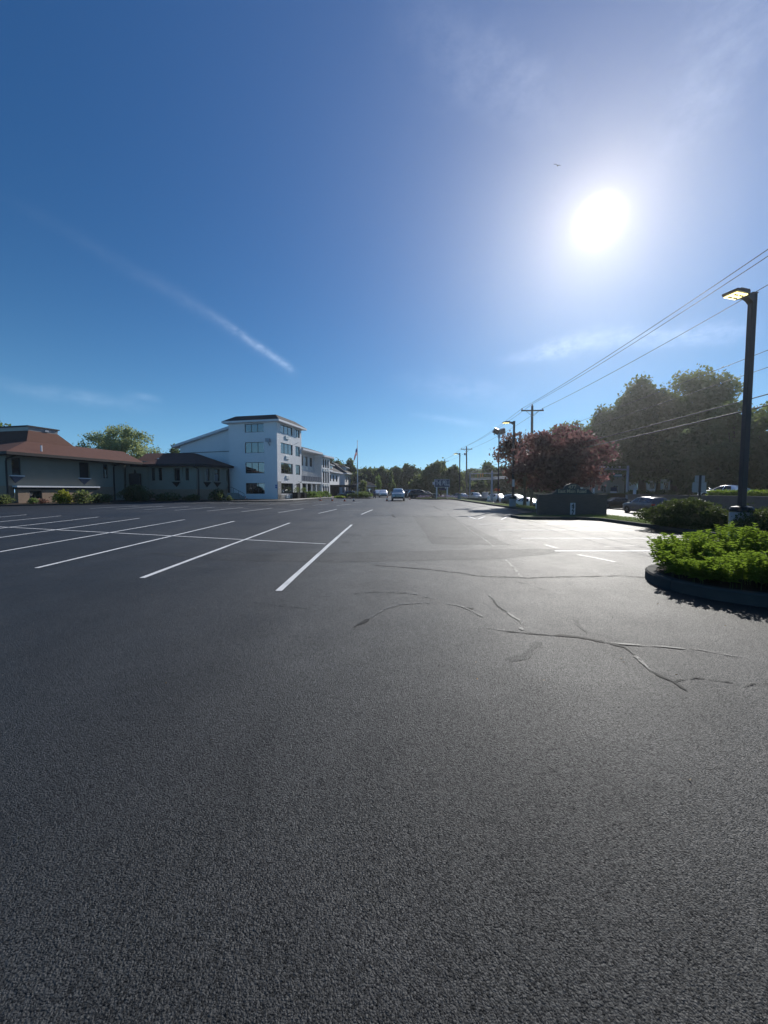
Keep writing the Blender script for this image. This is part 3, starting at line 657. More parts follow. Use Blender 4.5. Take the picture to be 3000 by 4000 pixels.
x = MB().fbox(FH, *r2[3][:2], .08, .14, .12, r2[3][3]).build('door', M_TRIMDARK, hotel); x.matrix_parent_inverse = HI.copy()
def acunit(F, a, b, c, d, q=0.0):
    mb = MB(); mb.fbox(F, a, b, q - .15, q, c, d); mb.fbox(F, a + .05, b - .05, q - .165, q - .15, c + .05, c + (d - c) * .45)
    for k in range(5): mb.fbox(F, a + .08, b - .08, q - .18, q - .165, c + (d - c) * (.52 + .08 * k), c + (d - c) * (.555 + .08 * k))
    o = mb.build('air_conditioner', M_ACBEIGE, hotel); o.matrix_parent_inverse = HI.copy()
for r, o in zip(r_ops, ((872, 930, 392, 445), (872, 930, 653, 698), (873, 935, 915, 960), (878, 937, 1170, 1215))):
    k = oc(FH, *o); m = (a_ + b_) / 2; acunit(FH, m - .6, m + .7, r[2] - .85, r[2] - .28)
# tower roof
mb = MB(); e = [tuple(FH.pt(s, q, 0))[:2] for s, q in ((-.75, -.8), (TL + .8, -.8), (TL + .8, TW + .8), (-.75, TW + .8))]
tp = [tuple(FH.pt(s, q, 0))[:2] for s, q in ((.25, .3), (TL - 2.0, .3), (TL - 2.0, TW - 1.3), (.25, TW - 1.3))]
poly_frustum(mb, e, TOP - .02, tp, TOP + 1.2, .3); BH(mb, 'roof', [M_DARKROOF, M_TRIMWHITE])
# shed-roofed part behind
FSH = Frame(FF.pt(TW, 3.2, 0), HM, HD); L2 = FSH.hit(704, 1760)[0]
za, zb = FSH.hit(893, 1666)[1], FSH.hit(704, 1743)[1]
mb = MB(); mb.loft([[FSH.pt(s, q, z) for s, z in ((0, .1), (L2, .1), (L2, zb), (0, za))] for q in (0, 14)]); BH(mb, 'shed_wing_wall', M_WSIDE)
mb = MB(); k = (zb - za) / L2; L3 = L2 + 1.3
mb.loft([[FSH.pt(s, q, z) for s, z in ((0, za + .02), (L3, za + k * L3 + .02), (L3, za + k * L3 + .42), (0, za + .42))] for q in (-.7, 14.5)]); BH(mb, 'shed_roof', M_TRIMWHITE)
z_ = FSH.hit(800, 1768)[1]
mb = MB(); mb.tube([FSH.pt(L2, -.08, z_), FSH.pt(.05, -.08, z_ + .15), FSH.pt(.04, -.08, 5.0)], .05, 6); BH(mb, 'conduit', M_TRIMDARK)
# wall lamp, notice, rail and steps on the end wall
k = FF.hit(*c3(670, 468)); mb = MB(); mb.fbox(FF, k[0] - .35, k[0] + .35, -.75, -.25, k[1] - .25, k[1] + .3); mb.tube([FF.pt(k[0], -.5, k[1] - .2), FF.pt(k[0] - .1, -.12, k[1] - .75), FF.pt(k[0] - .1, .0, k[1] - .8)], .06, 6); BH(mb, 'flood_lamp', M_STEEL)
k = oc(FF, 748, 771, 1040, 1085); mb = MB(); mb.fbox(FF, k[0], k[1], -.03, -.004, k[2], k[3]); nb = BH(mb, 'accessible_parking_sign', M_BLUE)
mb = MB(); cx, cz = (k[0] + k[1]) / 2, (k[2] + k[3]) / 2
mb.fbox(FF, cx - .04, cx + .05, -.04, -.03, cz + .14, cz + .23); mb.fbox(FF, cx - .02, cx + .03, -.04, -.03, cz - .05, cz + .12); mb.fbox(FF, cx - .16, cx + .0, -.04, -.03, cz - .08, cz - .03)
for i in range(10):
    a0 = R(-60 + 26 * i); mb.fbox(FF, cx + .03 + .15 * math.cos(a0) - .025, cx + .03 + .15 * math.cos(a0) + .025, -.04, -.03, cz - .12 + .15 * math.sin(a0) - .025, cz - .12 + .15 * math.sin(a0) + .025)
mb.build('wheelchair_symbol', M_TRIMWHITE, nb)
sa = FF.hit(968, 1950)[0]
mb = MB()
for i in range(6): mb.fbox(FF, sa + .35 * i, sa + .35 * (i + 1) - .004, -1.4, -.01, .1, .1 + .17 * (i + 1))
mb.fbox(FF, sa + 2.1, TW - .3, -1.4, -.01, .1, 1.15); BH(mb, 'entrance_steps', M_WALK)
mb = MB()
for q in (-1.35,):
    mb.tube([FF.pt(sa - .2, q, 1.05), FF.pt(sa + 2.1, q, 2.1), FF.pt(TW - .6, q, 2.15), FF.pt(TW - .4, q, 1.9), FF.pt(TW - .4, q, 1.1)], .03, 6)
    for i in range(5): s = sa - .2 + 1.0 * i; mb.tube([FF.pt(s, q, .1 + min(1.0, .45 * i)), FF.pt(s, q, min(2.12, 1.05 + .46 * i))], .025, 6)
BH(mb, 'handrail', M_LAMPPOLE)
mb = MB(); k = FH.hit(*c3(1000, 1030)); mb.tube([FH.pt(k[0], 0, k[1] - .25), FH.pt(k[0] + .2, -1.3, k[1] + .35)], .04, 6); mb.tube([FH.pt(k[0] + .2, -1.25, k[1] + .33), FH.pt(k[0] + 1.3, -.02, k[1] + .5)], .02, 6); BH(mb, 'banner_bracket', M_LAMPPOLE)
k = FH.hit(*c3(985, 515)); mb = MB(); mb.tube([FH.pt(k[0], 0, k[1] - .1), FH.pt(k[0] + .3, -.8, k[1] + .3)], .03, 6); BH(mb, 'flag_bracket', M_STEEL)
# balconied wing
s1 = TL; s2 = FH.hit(1256, 1850)[0]; s3 = FH.hit(1288.5, 1850)[0]; QB = 1.5
wz = [(.35, 2.7), (3.2, 5.6), (6.5, 8.35)]
opsb = []
n_b = 4
for i in range(n_b):
    a = s1 + .6 + (s2 - s1 - .8) * i / n_b; b = a + (s2 - s1) / n_b * .52
    for z0, z1 in ((.6, 2.75), (6.55, 8.4)): opsb.append((a, b, z0, z1))
mb = MB(); wall_mb(mb, FH, s1, s2, 2.95, 9.2, [o for o in opsb if o[2] > 3], .2, q=1.6); BH(mb, 'wing_wall', M_GREYBRICK)
mb = MB(); wall_mb(mb, FH, s1, s2, .1, 2.95, [o for o in opsb if o[2] < 3], .2, q=2.4); BH(mb, 'ground_floor_wall', M_BLUETRIM)
for o in opsb: winH(FH, o, 2, q=(1.66 if o[2] > 3 else 2.46), gm=M_GLASSL if o[2] < 3 else M_GLASS)
for o in opsb:
    if o[2] > 3: acunit(FH, (o[0] + o[1]) / 2 - .4, (o[0] + o[1]) / 2 + .4, o[2] - .75, o[2] - .2, q=1.6)
mb = MB(); mb.fbox(FH, s1 + .02, s2, .02, 1.6, 2.95, 3.3); mb.fbox(FH, s1 + .02, s2, 1.6, 2.4, 2.95, 3.2); BH(mb, 'balcony_slab', M_TRIMWHITE)
mb = MB(); mb.fbox(FH, s1 + .05, s2, -.0, .06, 3.42, 4.35, 0)
mb.fbox(FH, s1 + .02, s2, -.04, .10, 4.35, 4.42, 1)
for i in range(9): s = s1 + .1 + (s2 - s1 - .2) * i / 8; mb.fbox(FH, s - .03, s + .03, -.06, -.003, 3.3, 4.35, 1)
BH(mb, 'balcony_railing', [M_BLUETRIM, M_STEEL])
for i in range(4):
    s = s1 + .1 + (s2 - s1) * i / 4; mb = MB(); mb.loft([[FH.pt(s + d_, q, z) for q, z in ((1.599, 3.31), (.12, 3.31), (.12, 5.3 - .1 * i), (.9, 5.5 - .1 * i), (1.599, 5.6))] for d_ in (0, .1)]); BH(mb, 'balcony_divider', M_GREYBRICK)
for i in range(5):
    s = s1 + .3 + (s2 - s1 - .5) * i / 4; mb = MB(); mb.fbox(FH, s - .12, s + .12, -.0 + .1, .34, .1, 2.95); BH(mb, 'balcony_post', M_TRIMWHITE)
mb = MB(); e = [tuple(FH.pt(s, q, 0))[:2] for s, q in ((s1 + .02, -.35), (s2 + .1, -.35), (s2 + .1, 9), (s1 + .02, 9))]
tp = [tuple(FH.pt(s, q, 0))[:2] for s, q in ((s1 + .02, 3), (s2, 3), (s2, 6), (s1 + .02, 6))]
poly_frustum(mb, e, 9.18, tp, 10.6, .36); BH(mb, 'wing_roof', [M_DARKROOF, M_TRIMWHITE])
QE = -.02
ops3 = []
for i in range(3):
    a = s2 + .7 + (s3 - s2 - .9) * i / 3; b = a + (s3 - s2) / 3 * .56
    for z0, z1 in wz: ops3.append((a, b, z0, z1))
mb = MB(); wall_mb(mb, FH, s2, s3, .1, 8.75, ops3, .2, q=QE); mb.fbox(FH, s2 - .001, s2 + .15, QE + .003, 9, .1, 8.75); BH(mb, 'end_bay_wall', M_GREYBRICK)
for o in ops3: winH(FH, o, 2, q=QE + .06)
for o in ops3:
    if o[2] > 3: acunit(FH, (o[0] + o[1]) / 2 - .4, (o[0] + o[1]) / 2 + .4, o[2] - .75, o[2] - .2, q=QE)
mb = MB(); e = [tuple(FH.pt(s, q, 0))[:2] for s, q in ((s2 - .3, QE - .75), (s3 + .9, QE - .75), (s3 + .9, 9), (s2 - .3, 9))]
tp = [tuple(FH.pt(s, q, 0))[:2] for s, q in ((s2, 2.6), (s3 - 1, 2.6), (s3 - 1, 6), (s2, 6))]
poly_frustum(mb, e, 8.75, tp, 9.9, .34); BH(mb, 'end_bay_roof', [M_DARKROOF, M_TRIMWHITE])

# ------------------------------------------------------------------ gabled inn beyond the hotel
FI = Frame((-16.6, 96), (.16, .987), (-.987, .16))
inn = thing('gabled_inn', 'pale two storey inn with dark stepped roofs and dormers beyond hotel', 'building', (FI.o.x, FI.o.y, 0))
def BI(mb, name, mats, parent=inn, **k): return mb.build(name, mats, parent, world=(parent.type == 'EMPTY'), **k)
for bi, (sa, sb, q, eave) in enumerate(((0, 9, 0.0, 6.7), (13, 24, 1.2, 6.7), (30, 42, 1.0, 6.9))):
    ops = []
    for i in range(3):
        a = sa + 1.0 + (sb - sa - 1.4) * i / 3
        ops += [(a, a + 1.6, 4.2, 6.0), (a, a + 1.6, .7, 2.6)]
    mb = MB(); wall_mb(mb, FI, sa, sb, .1, eave, ops, .2, q=q)
    FE_ = Frame(FI.pt(sa, q, 0), FI.m, FI.d); wall_mb(mb, FE_, 0, 10, .1, eave); wl = BI(mb, 'wall', M_WSIDE)
    for k in ops:
        x = window(FI, *k, inn, M_BRONZE, M_GLASS, 2, 1, q=q + .06); x.matrix_parent_inverse = wl.matrix_parent_inverse.copy()
    mb = MB(); e = [tuple(FI.pt(s, u, 0))[:2] for s, u in ((sa - 1, q - 1), (sb + 1, q - 1), (sb + 1, 12), (sa - 1, 12))]
    tp = [tuple(FI.pt(s, u, 0))[:2] for s, u in ((sa + 3, q + 5), (sb - 3, q + 5), (sb - 3, q + 6), (sa + 3, q + 6))]
    poly_frustum(mb, e, eave, tp, eave + 4.0, .3); r_ = BI(mb, 'roof', [M_DARKROOF, M_TRIMWHITE])
    mb = MB(); m_ = (sa + sb) / 2 - 1; mb.fbox(FI, m_ - 1.6, m_ + 1.6, q + .6, q + 4, eave + .5, eave + 2.2); mb.build('dormer', M_WSIDE, r_)
    mb = MB(); ee = [tuple(FI.pt(s, u, 0))[:2] for s, u in ((m_ - 2.1, q + .1), (m_ + 2.1, q + .1), (m_ + 2.1, q + 5), (m_ - 2.1, q + 5))]; tt = [tuple(FI.pt(s, u, 0))[:2] for s, u in ((m_ - .2, q + 2), (m_ + .2, q + 2), (m_ + .2, q + 5), (m_ - .2, q + 5))]
    poly_frustum(mb, ee, eave + 2.2, tt, eave + 3.3, .15); mb.build('dormer_roof', [M_DARKROOF, M_TRIMWHITE], r_)
    MB().fbox(FI, m_ - .9, m_ + .9, q + .55, q + .597, eave + .9, eave + 1.9).build('dormer_window', M_GLASS, r_)
    MB().fbox(FI, sb, sb + (4 if bi < 2 else 2), q + 3, q + 10, .1, eave - .5).build('link_wall', M_WSIDE, inn).matrix_parent_inverse = wl.matrix_parent_inverse.copy()
# dark drive-through canopy in front of the inn
cp = P(1288, 1903, 92); cq = P(1393, 1903, 96)
can = thing('entrance_canopy', 'long dark flat canopy on posts in front of the gabled inn', 'canopy', (cp.x, cp.y, 0))
def BC(mb, name, mats): return mb.build(name, mats, can, world=True)
FCN = Frame(cp, Vector((cq.x - cp.x, cq.y - cp.y, 0)), (-.6, 1)); Lc = (Vector((cq.x, cq.y, 0)) - Vector((cp.x, cp.y, 0))).length
FCN.m = Vector((-FCN.d.y, FCN.d.x, 0))
BC(MB().fbox(FCN, 0, Lc, 0, 3.4, 2.35, 2.9), 'canopy_roof', M_TRIMDARK)
for i in range(5): BC(MB().fbox(FCN, .1 + (Lc - .4) * i / 4, .3 + (Lc - .4) * i / 4, .1, .3, 0, 2.35), 'post', M_TRIMDARK)
BC(MB().fbox(FCN, 0, Lc * .45, 1.4, 1.6, 0, 2.35), 'screen_wall', M_TRIMDARK)
# small hip-roofed office at the end
p = P(1462, 1905, 118)
off = thing('small_pavilion', 'small hip roofed pavilion under the far trees', 'building', (p.x - 3.0, p.y, 0))
mb = MB(); mb.box(-3, 3, 0, 5, 0, 2.7); mb.build('wall', M_STUCCO, off)
mb = MB(); poly_frustum(mb, [(-4.6, -1.2), (4.6, -1.2), (4.6, 6), (-4.6, 6)], 2.7, [(-.5, 2), (.5, 2), (.5, 3), (-.5, 3)], 4.6, .22); mb.build('roof', [M_DARKROOF, M_TRIMWHITE], off)
for x in (-1.6, 1.2): MB().box(x, x + 1, -.06, -.004, .9, 2.1).build('window', M_GLASS, off)
# houses across the road
def house(name, label, p, rz, wdt, dep, eave, ridge, wall, roof, cols, rows_, group='houses across the road'):
    h = thing(name, label, 'house', (p.x, p.y, p.z), rz, group)
    F_ = Frame((-wdt / 2, 0), (1, 0), (0, 1)); ops = []
    for r in range(rows_):
        for c in range(cols):
            a = -0 + .9 + (wdt - 1.8 - 1.0) * c / max(1, cols - 1); ops.append((a, a + 1.0, .9 + 2.8 * r, 2.4 + 2.8 * r))
    mb = MB(); wall_mb(mb, F_, 0, wdt, 0, eave, ops, .15)
    mb.box(-wdt / 2, wdt / 2, .3, dep, 0, eave); mb.build('wall', wall, h)
    for k in ops: window(F_, *k, h, M_SIGNBACK, M_GLASS, 2, 2, q=.0, bar=.1)
    mb = MB(); poly_frustum(mb, [(-wdt / 2 - .5, -.6), (wdt / 2 + .5, -.6), (wdt / 2 + .5, dep + .5), (-wdt / 2 - .5, dep + .5)], eave, [(-wdt / 2 - .3, dep / 2 - .1), (wdt / 2 + .3, dep / 2 - .1), (wdt / 2 + .3, dep / 2 + .1), (-wdt / 2 - .3, dep / 2 + .1)], ridge, .2)
    r = mb.build('roof', [roof, M_TRIMWHITE], h); MB().box(wdt * .2, wdt * .2 + .8, dep / 2, dep / 2 + .8, ridge - 1, ridge + 1).build('chimney', M_BRICK, r)
    return h
p = G(2480, 1932, ZF); hp = P(2520, 1930, 88); hp.z = ZF
house('white_house', 'low white house behind the bright lawn under the trees', hp, R(-14), 11, 8, 2.9, 5.6, M_WSIDE, M_DARKROOF, 4, 1)
hp = P(2335, 1930, 74); hp.z = .2
house('tan_house', 'tan house with white window frames behind the brick entrance sign', hp, R(-14), 9, 8, 5.7, 8.2, M_STUCCO, M_DARKROOF, 4, 2)
# ------------------------------------------------------------------ vegetation
def leaf_mesh(name, cen, out, size, mat, parent=None, world=False, aspect=.62, jitter=.9, droop=0.0):
    """many small leaf sprays: one bent four-cornered face each"""
    n = len(cen)
    nr = out * (1 - jitter) + RNG.normal(0, 1, (n, 3)) * jitter; nr /= np.linalg.norm(nr, axis=1)[:, None] + 1e-9
    tg = RNG.normal(0, 1, (n, 3)); tg[:, 2] -= droop; tg -= nr * (tg * nr).sum(1)[:, None]; tg /= np.linalg.norm(tg, axis=1)[:, None] + 1e-9
    bt = np.cross(nr, tg); s = (size * RNG.uniform(.6, 1.35, n))[:, None]
    v = np.stack([cen - tg * s, cen + bt * s * aspect + nr * s * .18, cen + tg * s, cen - bt * s * aspect + nr * s * .18], 1).reshape(-1, 3)
    me = bpy.data.meshes.new(name); me.vertices.add(4 * n); me.vertices.foreach_set('co', v.astype(np.float32).ravel())
    me.loops.add(4 * n); me.loops.foreach_set('vertex_index', np.arange(4 * n, dtype=np.int32))
    me.polygons.add(n); me.polygons.foreach_set('loop_start', np.arange(0, 4 * n, 4, dtype=np.int32)); me.polygons.foreach_set('loop_total', np.full(n, 4, np.int32))
    me.materials.append(mat); me.update(calc_edges=True); me.validate()
    o = bpy.data.objects.new(name, me); C.objects.link(o)
    if parent: o.parent = parent
    return o
def lobes_points(lobes, per, shell=.55, scat=.2):
    cs, os_ = [], []
    for c, r in lobes:
        n = max(8, int(per * (r[0] * r[1] * r[2]) ** (2 / 3)))
        d = RNG.normal(0, 1, (n, 3)); d /= np.linalg.norm(d, axis=1)[:, None]
        rad = shell + (1 - shell) * RNG.uniform(0, 1, n) ** .6
        rad *= 1 + .12 * np.sin(d[:, 0] * 7 + c[0]) * np.sin(d[:, 2] * 8 + c[1])
        rad = np.where(RNG.uniform(0, 1, n) < scat, rad * (1 + .5 * RNG.uniform(0, 1, n)), rad)
        cs.append(np.array(c) + d * np.array(r) * rad[:, None]); os_.append(d)
    return np.concatenate(cs), np.concatenate(os_)
def crown_lobes(h0, h1, rx, ry, n, lr=(.28, .42), rnd=None, shape='round', lean=(0, 0)):
    L = []
    for i in range(n):
        z = (i + .5) / n; z = rnd.uniform(0, 1) if rnd.random() < .6 else z
        if shape == 'round': prof = math.sqrt(max(.05, 1 - (2 * z - 1) ** 2)) * (1.0 if z > .35 else .85 + z * .4)
        elif shape == 'dome': prof = (.8 + .35 * z if z < .55 else math.sqrt(max(.03, 1 - ((z - .55) / .47) ** 2)))
        elif shape == 'cone': prof = max(.12, 1 - z) * 1.05
        elif shape == 'vase': prof = .45 + .75 * z if z < .7 else 1.0 - (z - .7) * 1.6
        else: prof = 1.0 - .4 * abs(2 * z - 1)
        a = rnd.uniform(0, 2 * PI); k = rnd.uniform(.25, .82)
        f = rnd.uniform(*lr); 
        L.append(((math.cos(a) * rx * prof * k + lean[0] * z, math.sin(a) * ry * prof * k + lean[1] * z, h0 + (h1 - h0) * (.12 + .76 * z)), (rx * f * (.7 + .4 * prof), ry * f * (.7 + .4 * prof), (h1 - h0) * f * .5)))
    return L
def tree(name, label, loc, h, rx, ry, mat, leaf=.26, per=120, n=22, h0=.18, shape='round', bark=None, seed=1, lr=(.17, .31), cat='tree', group=None, trunk_r=None, lean=(0, 0), shell=.55, limbs=7, trunks=1, droop=0.0):
    rnd = random.Random(seed); bark = bark or M_BARK
    t_ = thing(name, label, cat, loc, 0, group)
    L = crown_lobes(h * h0, h, rx, ry, n, lr, rnd, shape, lean)
    if shape in ('round', 'dome'): L.append(((lean[0] * .5, lean[1] * .5, h * (.5 + h0 * .4)), (rx * .62, ry * .62, h * (1 - h0) * .36)))
    c, o = lobes_points(L, per, shell)
    leaf_mesh('crown', c, o, leaf, mat, t_, droop=droop)
    tr = trunk_r or h * .026; mb = MB()
    for k in range(trunks):
        ox = 0 if trunks == 1 else (k - (trunks - 1) / 2) * tr * 2.6
        pts = [(ox, 0, -.2), (ox * 1.2 + rnd.uniform(-.1, .1), rnd.uniform(-.1, .1), h * .15), (ox * 1.8 + rnd.uniform(-.2, .2) + lean[0] * .2, rnd.uniform(-.2, .2), h * .4), (ox * 2 + rnd.uniform(-.4, .4) + lean[0] * .5, rnd.uniform(-.4, .4), h * .72)]
        mb.tube(pts, [tr * 1.35, tr, tr * .72, tr * .25], 8)
        base = pts
        for l in rnd.sample(L, min(limbs, len(L))):
            z0 = h * rnd.uniform(.16, .45); st = Vector((ox * 1.4, 0, z0)); en = Vector(l[0]); md = st.lerp(en, .55) + Vector((0, 0, -.05 * h))
            mb.tube([st, md, en], [tr * .45, tr * .26, tr * .08], 6)
    mb.build('trunk', bark, t_, smooth=True)
    return t_
def shrub(name, label, loc, rx, ry, h, mat, leaf=.09, per=420, n=12, cat='shrub', group=None, seed=1, z0=.12, lr=(.35, .55), shell=.6, stem=True, droop=0.0):
    rnd = random.Random(seed)
    t_ = thing(name, label, cat, loc, 0, group); L = []
    for i in range(n):
        a = rnd.uniform(0, 2 * PI); k = rnd.uniform(0, .75) ** .7; z = rnd.uniform(.1, .8) * (1 - .75 * k * k)
        pr = math.sqrt(max(.1, 1 - (max(0, z - .25) / .8) ** 2)); f = rnd.uniform(*lr)
        L.append(((math.cos(a) * k * rx * pr, math.sin(a) * k * ry * pr, h * (z0 + (1 - z0) * z * .9)), (rx * f, ry * f, h * f * .55)))
    L.append(((0, 0, h * .48), (rx * .78, ry * .78, h * .5)))
    c, o = lobes_points(L, per, shell, .05); c[:, 2] = np.clip(c[:, 2], .02, None)
    leaf_mesh('foliage', c, o, leaf, mat, t_, droop=droop)
    if stem:
        mb = MB()
        for i in range(4): a = rnd.uniform(0, 6.28); mb.tube([(0, 0, -.05), (math.cos(a) * rx * .2, math.sin(a) * ry * .2, h * .35), (math.cos(a) * rx * .45, math.sin(a) * ry * .45, h * .6)], [.03 * h + .01, .02 * h + .008, .006 * h + .003], 5)
        mb.build('stem', M_BARK, t_)
    return t_
L_DARK = leaf_mat('dark_green_leaves', (.048, .066, .032), (.11, .13, .062), .5, (0.104, 0.14, 0.0519))
L_MID = leaf_mat('mid_green_leaves', (.058, .085, .033), (.13, .165, .07), .5, (0.135, 0.187, 0.0572))
L_OLIVE = leaf_mat('olive_leaves', (.066, .08, .036), (.14, .16, .075), .5, (0.145, 0.182, 0.0623))
L_LIGHT = leaf_mat('light_green_leaves', (0.0675, 0.115, 0.0338), (0.162, 0.23, 0.0743), .42, (0.162, 0.243, 0.054))
L_WILLOW = leaf_mat('pale_green_leaves', (.19, .23, .10), (.38, .41, .22), .5, (.26, .30, .12))
L_YELLOW = leaf_mat('yellow_green_leaves', (.12, .15, .018), (.30, .27, .04), .42, (.26, .28, .03))
L_LIME = leaf_mat('lime_leaves', (.10, .16, .022), (.20, .27, .05), .42, (.2, .28, .03))
L_RED = leaf_mat('maroon_leaves', (.065, .042, .046), (.155, .098, .082), .45, (.20, .10, .10))
L_RED2 = leaf_mat('russet_leaves', (.07, .05, .046), (.16, .10, .09), .45, (.22, .12, .09))
L_JUN = leaf_mat('juniper_needles', (.022, .04, .016), (.075, .095, .032), .3, (.09, .12, .03))
L_PURPLE = leaf_mat('lavender_flowers', (.13, .10, .22), (.30, .24, .42), .3, (.3, .24, .4))
L_PLANT = leaf_mat('lush_leaves', (.030, .058, .015), (.145, .195, .036), .48, (.19, .28, .03))

def at(px, D, z=0.0):
    p = P(px, 1915, D); return (p.x, D, z)
def hgt(py, D, z=0.0): return CAM_H + (1915 - py) / 1500 * D - z
def wid(pxw, D): return pxw / 1500 * D
# --- behind the low building
tree('leafy_tree', 'pale feathery green tree rising behind the red roof', at(475, 84), hgt(1650, 84), wid(165, 84), 6.5, L_WILLOW, .2, 105, 84, .2, 'dome', seed=3, shell=.02, lr=(.11, .22), limbs=26, cat='tree', droop=-1.0)
tree('leafy_tree', 'dark green tree cut off by the left picture edge behind red roof', at(2, 66), hgt(1626, 66), wid(88, 66), 5, L_MID, .34, 100, 26, .2, 'dome', seed=4)
tree('leafy_tree', 'small dark tree top between the red roof and the white hotel', at(670, 92), hgt(1738, 92), 3.4, 3, L_DARK, .3, 110, 14, .2, seed=5)
tree('leafy_tree', 'small round tree top touching the left end of the white hotel', at(704, 96), hgt(1735, 96), 2.6, 3, L_DARK, .3, 110, 12, .2, seed=6)
# --- beyond the hotel
G_FAR = 'trees along the far end of the car park'
far = [(1305, 140, 1782, 42, L_DARK, 'dark round tree behind the roofs of the gabled inn'), (1358, 136, 1793, 34, L_OLIVE, 'rounded tree just left of the flagpole with sky showing through'),
       (1432, 132, 1832, 30, L_DARK, 'dark tree just right of the flagpole'), (1462, 140, 1830, 30, L_DARK, 'dark tree behind the person in blue'), (1492, 136, 1822, 34, L_OLIVE, 'broad dark tree above the two white cars'),
       (1545, 134, 1822, 36, L_DARK, 'dark tree directly above the silver truck'), (1600, 128, 1812, 40, L_DARK, 'tallest dark tree right of the silver truck'), (1575, 140, 1826, 30, L_DARK, 'dark tree filling behind the tallest one right of the truck'),
       (1648, 104, 1838, 34, L_OLIVE, 'yellowish green tree above the parked dark cars'), (1690, 100, 1803, 40, L_OLIVE, 'large spreading tree directly behind the hotel name sign'), (1722, 104, 1798, 34, L_OLIVE, 'tallest crown of the clump behind the hotel name sign'),
       (1772, 98, 1818, 36, L_OLIVE, 'right hand crown of the clump by the distant lamp post'), (1402, 128, 1845, 26, L_DARK, 'low dark tree behind the flagpole'), (1630, 140, 1830, 36, L_DARK, 'dark tree between the truck and the hotel name sign')]
for i, (px, D, yt, wpx, m, lab) in enumerate(far):
    tree('leafy_tree', lab, at(px, D), hgt(yt, D), wid(wpx, D) * 1.5, wid(wpx, D), m, .34, 150, 34, .04, 'dome', seed=20 + i, group=G_FAR)
tree('young_tree', 'light green young tree in front of the dark far trees', at(1478, 112), hgt(1848, 112), wid(17, 112), 1.4, L_LIGHT, .26, 170, 12, .12, seed=41)
tree('spruce_tree', 'grey green conical tree above the silver truck', at(1528, 116), hgt(1834, 116), wid(22, 116), 2, L_MID, .26, 170, 20, .05, 'cone', seed=42)
tree('young_tree', 'small yellowish green tree beside the flagpole hedge', at(1418, 80), hgt(1866, 80), wid(20, 80), 1.2, L_OLIVE, .2, 260, 12, .1, seed=43)
# --- over the road, right
G_R = 'tall trees across the road'
tree('leafy_tree', 'distant green tree behind the traffic signals', at(1900, 112), hgt(1802, 112), wid(46, 112), 4, L_MID, .32, 132, 36, .1, seed=50, shell=.4, group=G_R)
tree('leafy_tree', 'low dark tree right of the wooden poles at the crossing', at(1962, 108), hgt(1822, 108), wid(50, 108), 5, L_DARK, .34, 121, 36, .05, seed=51, shell=.4, group=G_R)
tree('leafy_tree', 'low dark tree behind the signal mast arm', at(1862, 104, -.3), hgt(1868, 104), wid(42, 104), 5, L_DARK, .32, 121, 32, .05, seed=52, shell=.4, group=G_R)
tree('leafy_tree', 'light green domed tree behind the red maple', at(2225, 84), hgt(1643, 84), wid(115, 84), 5, L_MID, .32, 132, 54, .1, 'dome', seed=53, shell=.4, group=G_R)
tree('leafy_tree', 'dark tree between the domed tree and the tallest dark tree', at(2345, 76, .5), hgt(1590, 76), wid(85, 76), 4, L_DARK, .30, 143, 43, .1, 'dome', seed=54, shell=.4, group=G_R)
tree('leafy_tree', 'massive dark dense tree with smooth rounded top', at(2508, 70, .8), hgt(1492, 70), wid(102, 70), 5, L_DARK, .30, 165, 61, .1, 'dome', seed=55, shell=.4, group=G_R)
tree('leafy_tree', 'tallest airy tree with bare limbs showing against the sky', at(2735, 62, .9), hgt(1462, 62), wid(180, 62), 5, L_OLIVE, .28, 80, 44, .28, 'vase', seed=56, group=G_R, shell=.3, lr=(.2, .34), limbs=16, lean=(.6, 0), trunk_r=.34)
tree('leafy_tree', 'broad mid green tree standing over the road opposite the sign', at(2570, 70, .8), hgt(1672, 70), wid(150, 70), 4.5, L_MID, .28, 165, 61, .2, 'dome', seed=57, shell=.4, group=G_R)
tree('leafy_tree', 'mid sized dark tree between the green domed tree and the dark mass', at(2315, 80, .4), hgt(1622, 80), wid(75, 80), 4.5, L_MID, .30, 130, 46, .1, 'dome', seed=70, group=G_R, shell=.4)
tree('leafy_tree', 'dark tree leaning beside the left flank of the massive dark tree', at(2425, 74, .6), hgt(1560, 74), wid(90, 74), 4.5, L_DARK, .30, 140, 50, .1, 'dome', seed=69, group=G_R, shell=.4)
tree('leafy_tree', 'dense tree filling between the massive dark tree and the airy one', at(2630, 66, .9), hgt(1555, 66), wid(80, 66), 4.5, L_OLIVE, .28, 143, 54, .1, 'dome', seed=68, shell=.4, group=G_R)
tree('leafy_tree', 'thin leaved tree beside the near lamp post, sky between branches', at(2862, 50, 1), hgt(1598, 50), wid(110, 50), 4, L_OLIVE, .25, 75, 30, .15, 'vase', seed=58, group=G_R, shell=.3, lr=(.2, .34), limbs=14)
tree('leafy_tree', 'open tree at the right picture edge behind the lamp post', at(3010, 46, 1), hgt(1590, 46), wid(120, 46), 4, L_OLIVE, .25, 75, 30, .1, 'vase', seed=59, group=G_R, shell=.3, lr=(.2, .36), limbs=12)
tree('leafy_tree', 'dark low tree over the retaining wall, right of the sign plates', at(2800, 48, 1), hgt(1760, 48), wid(120, 48), 4, L_DARK, .25, 165, 54, .08, 'dome', seed=60, shell=.4, group=G_R)
tree('leafy_tree', 'dark low tree over the retaining wall, behind the sign plates', at(2700, 54, 1), hgt(1700, 54), wid(105, 54), 4, L_DARK, .26, 165, 54, .08, 'dome', seed=61, shell=.4, group=G_R)
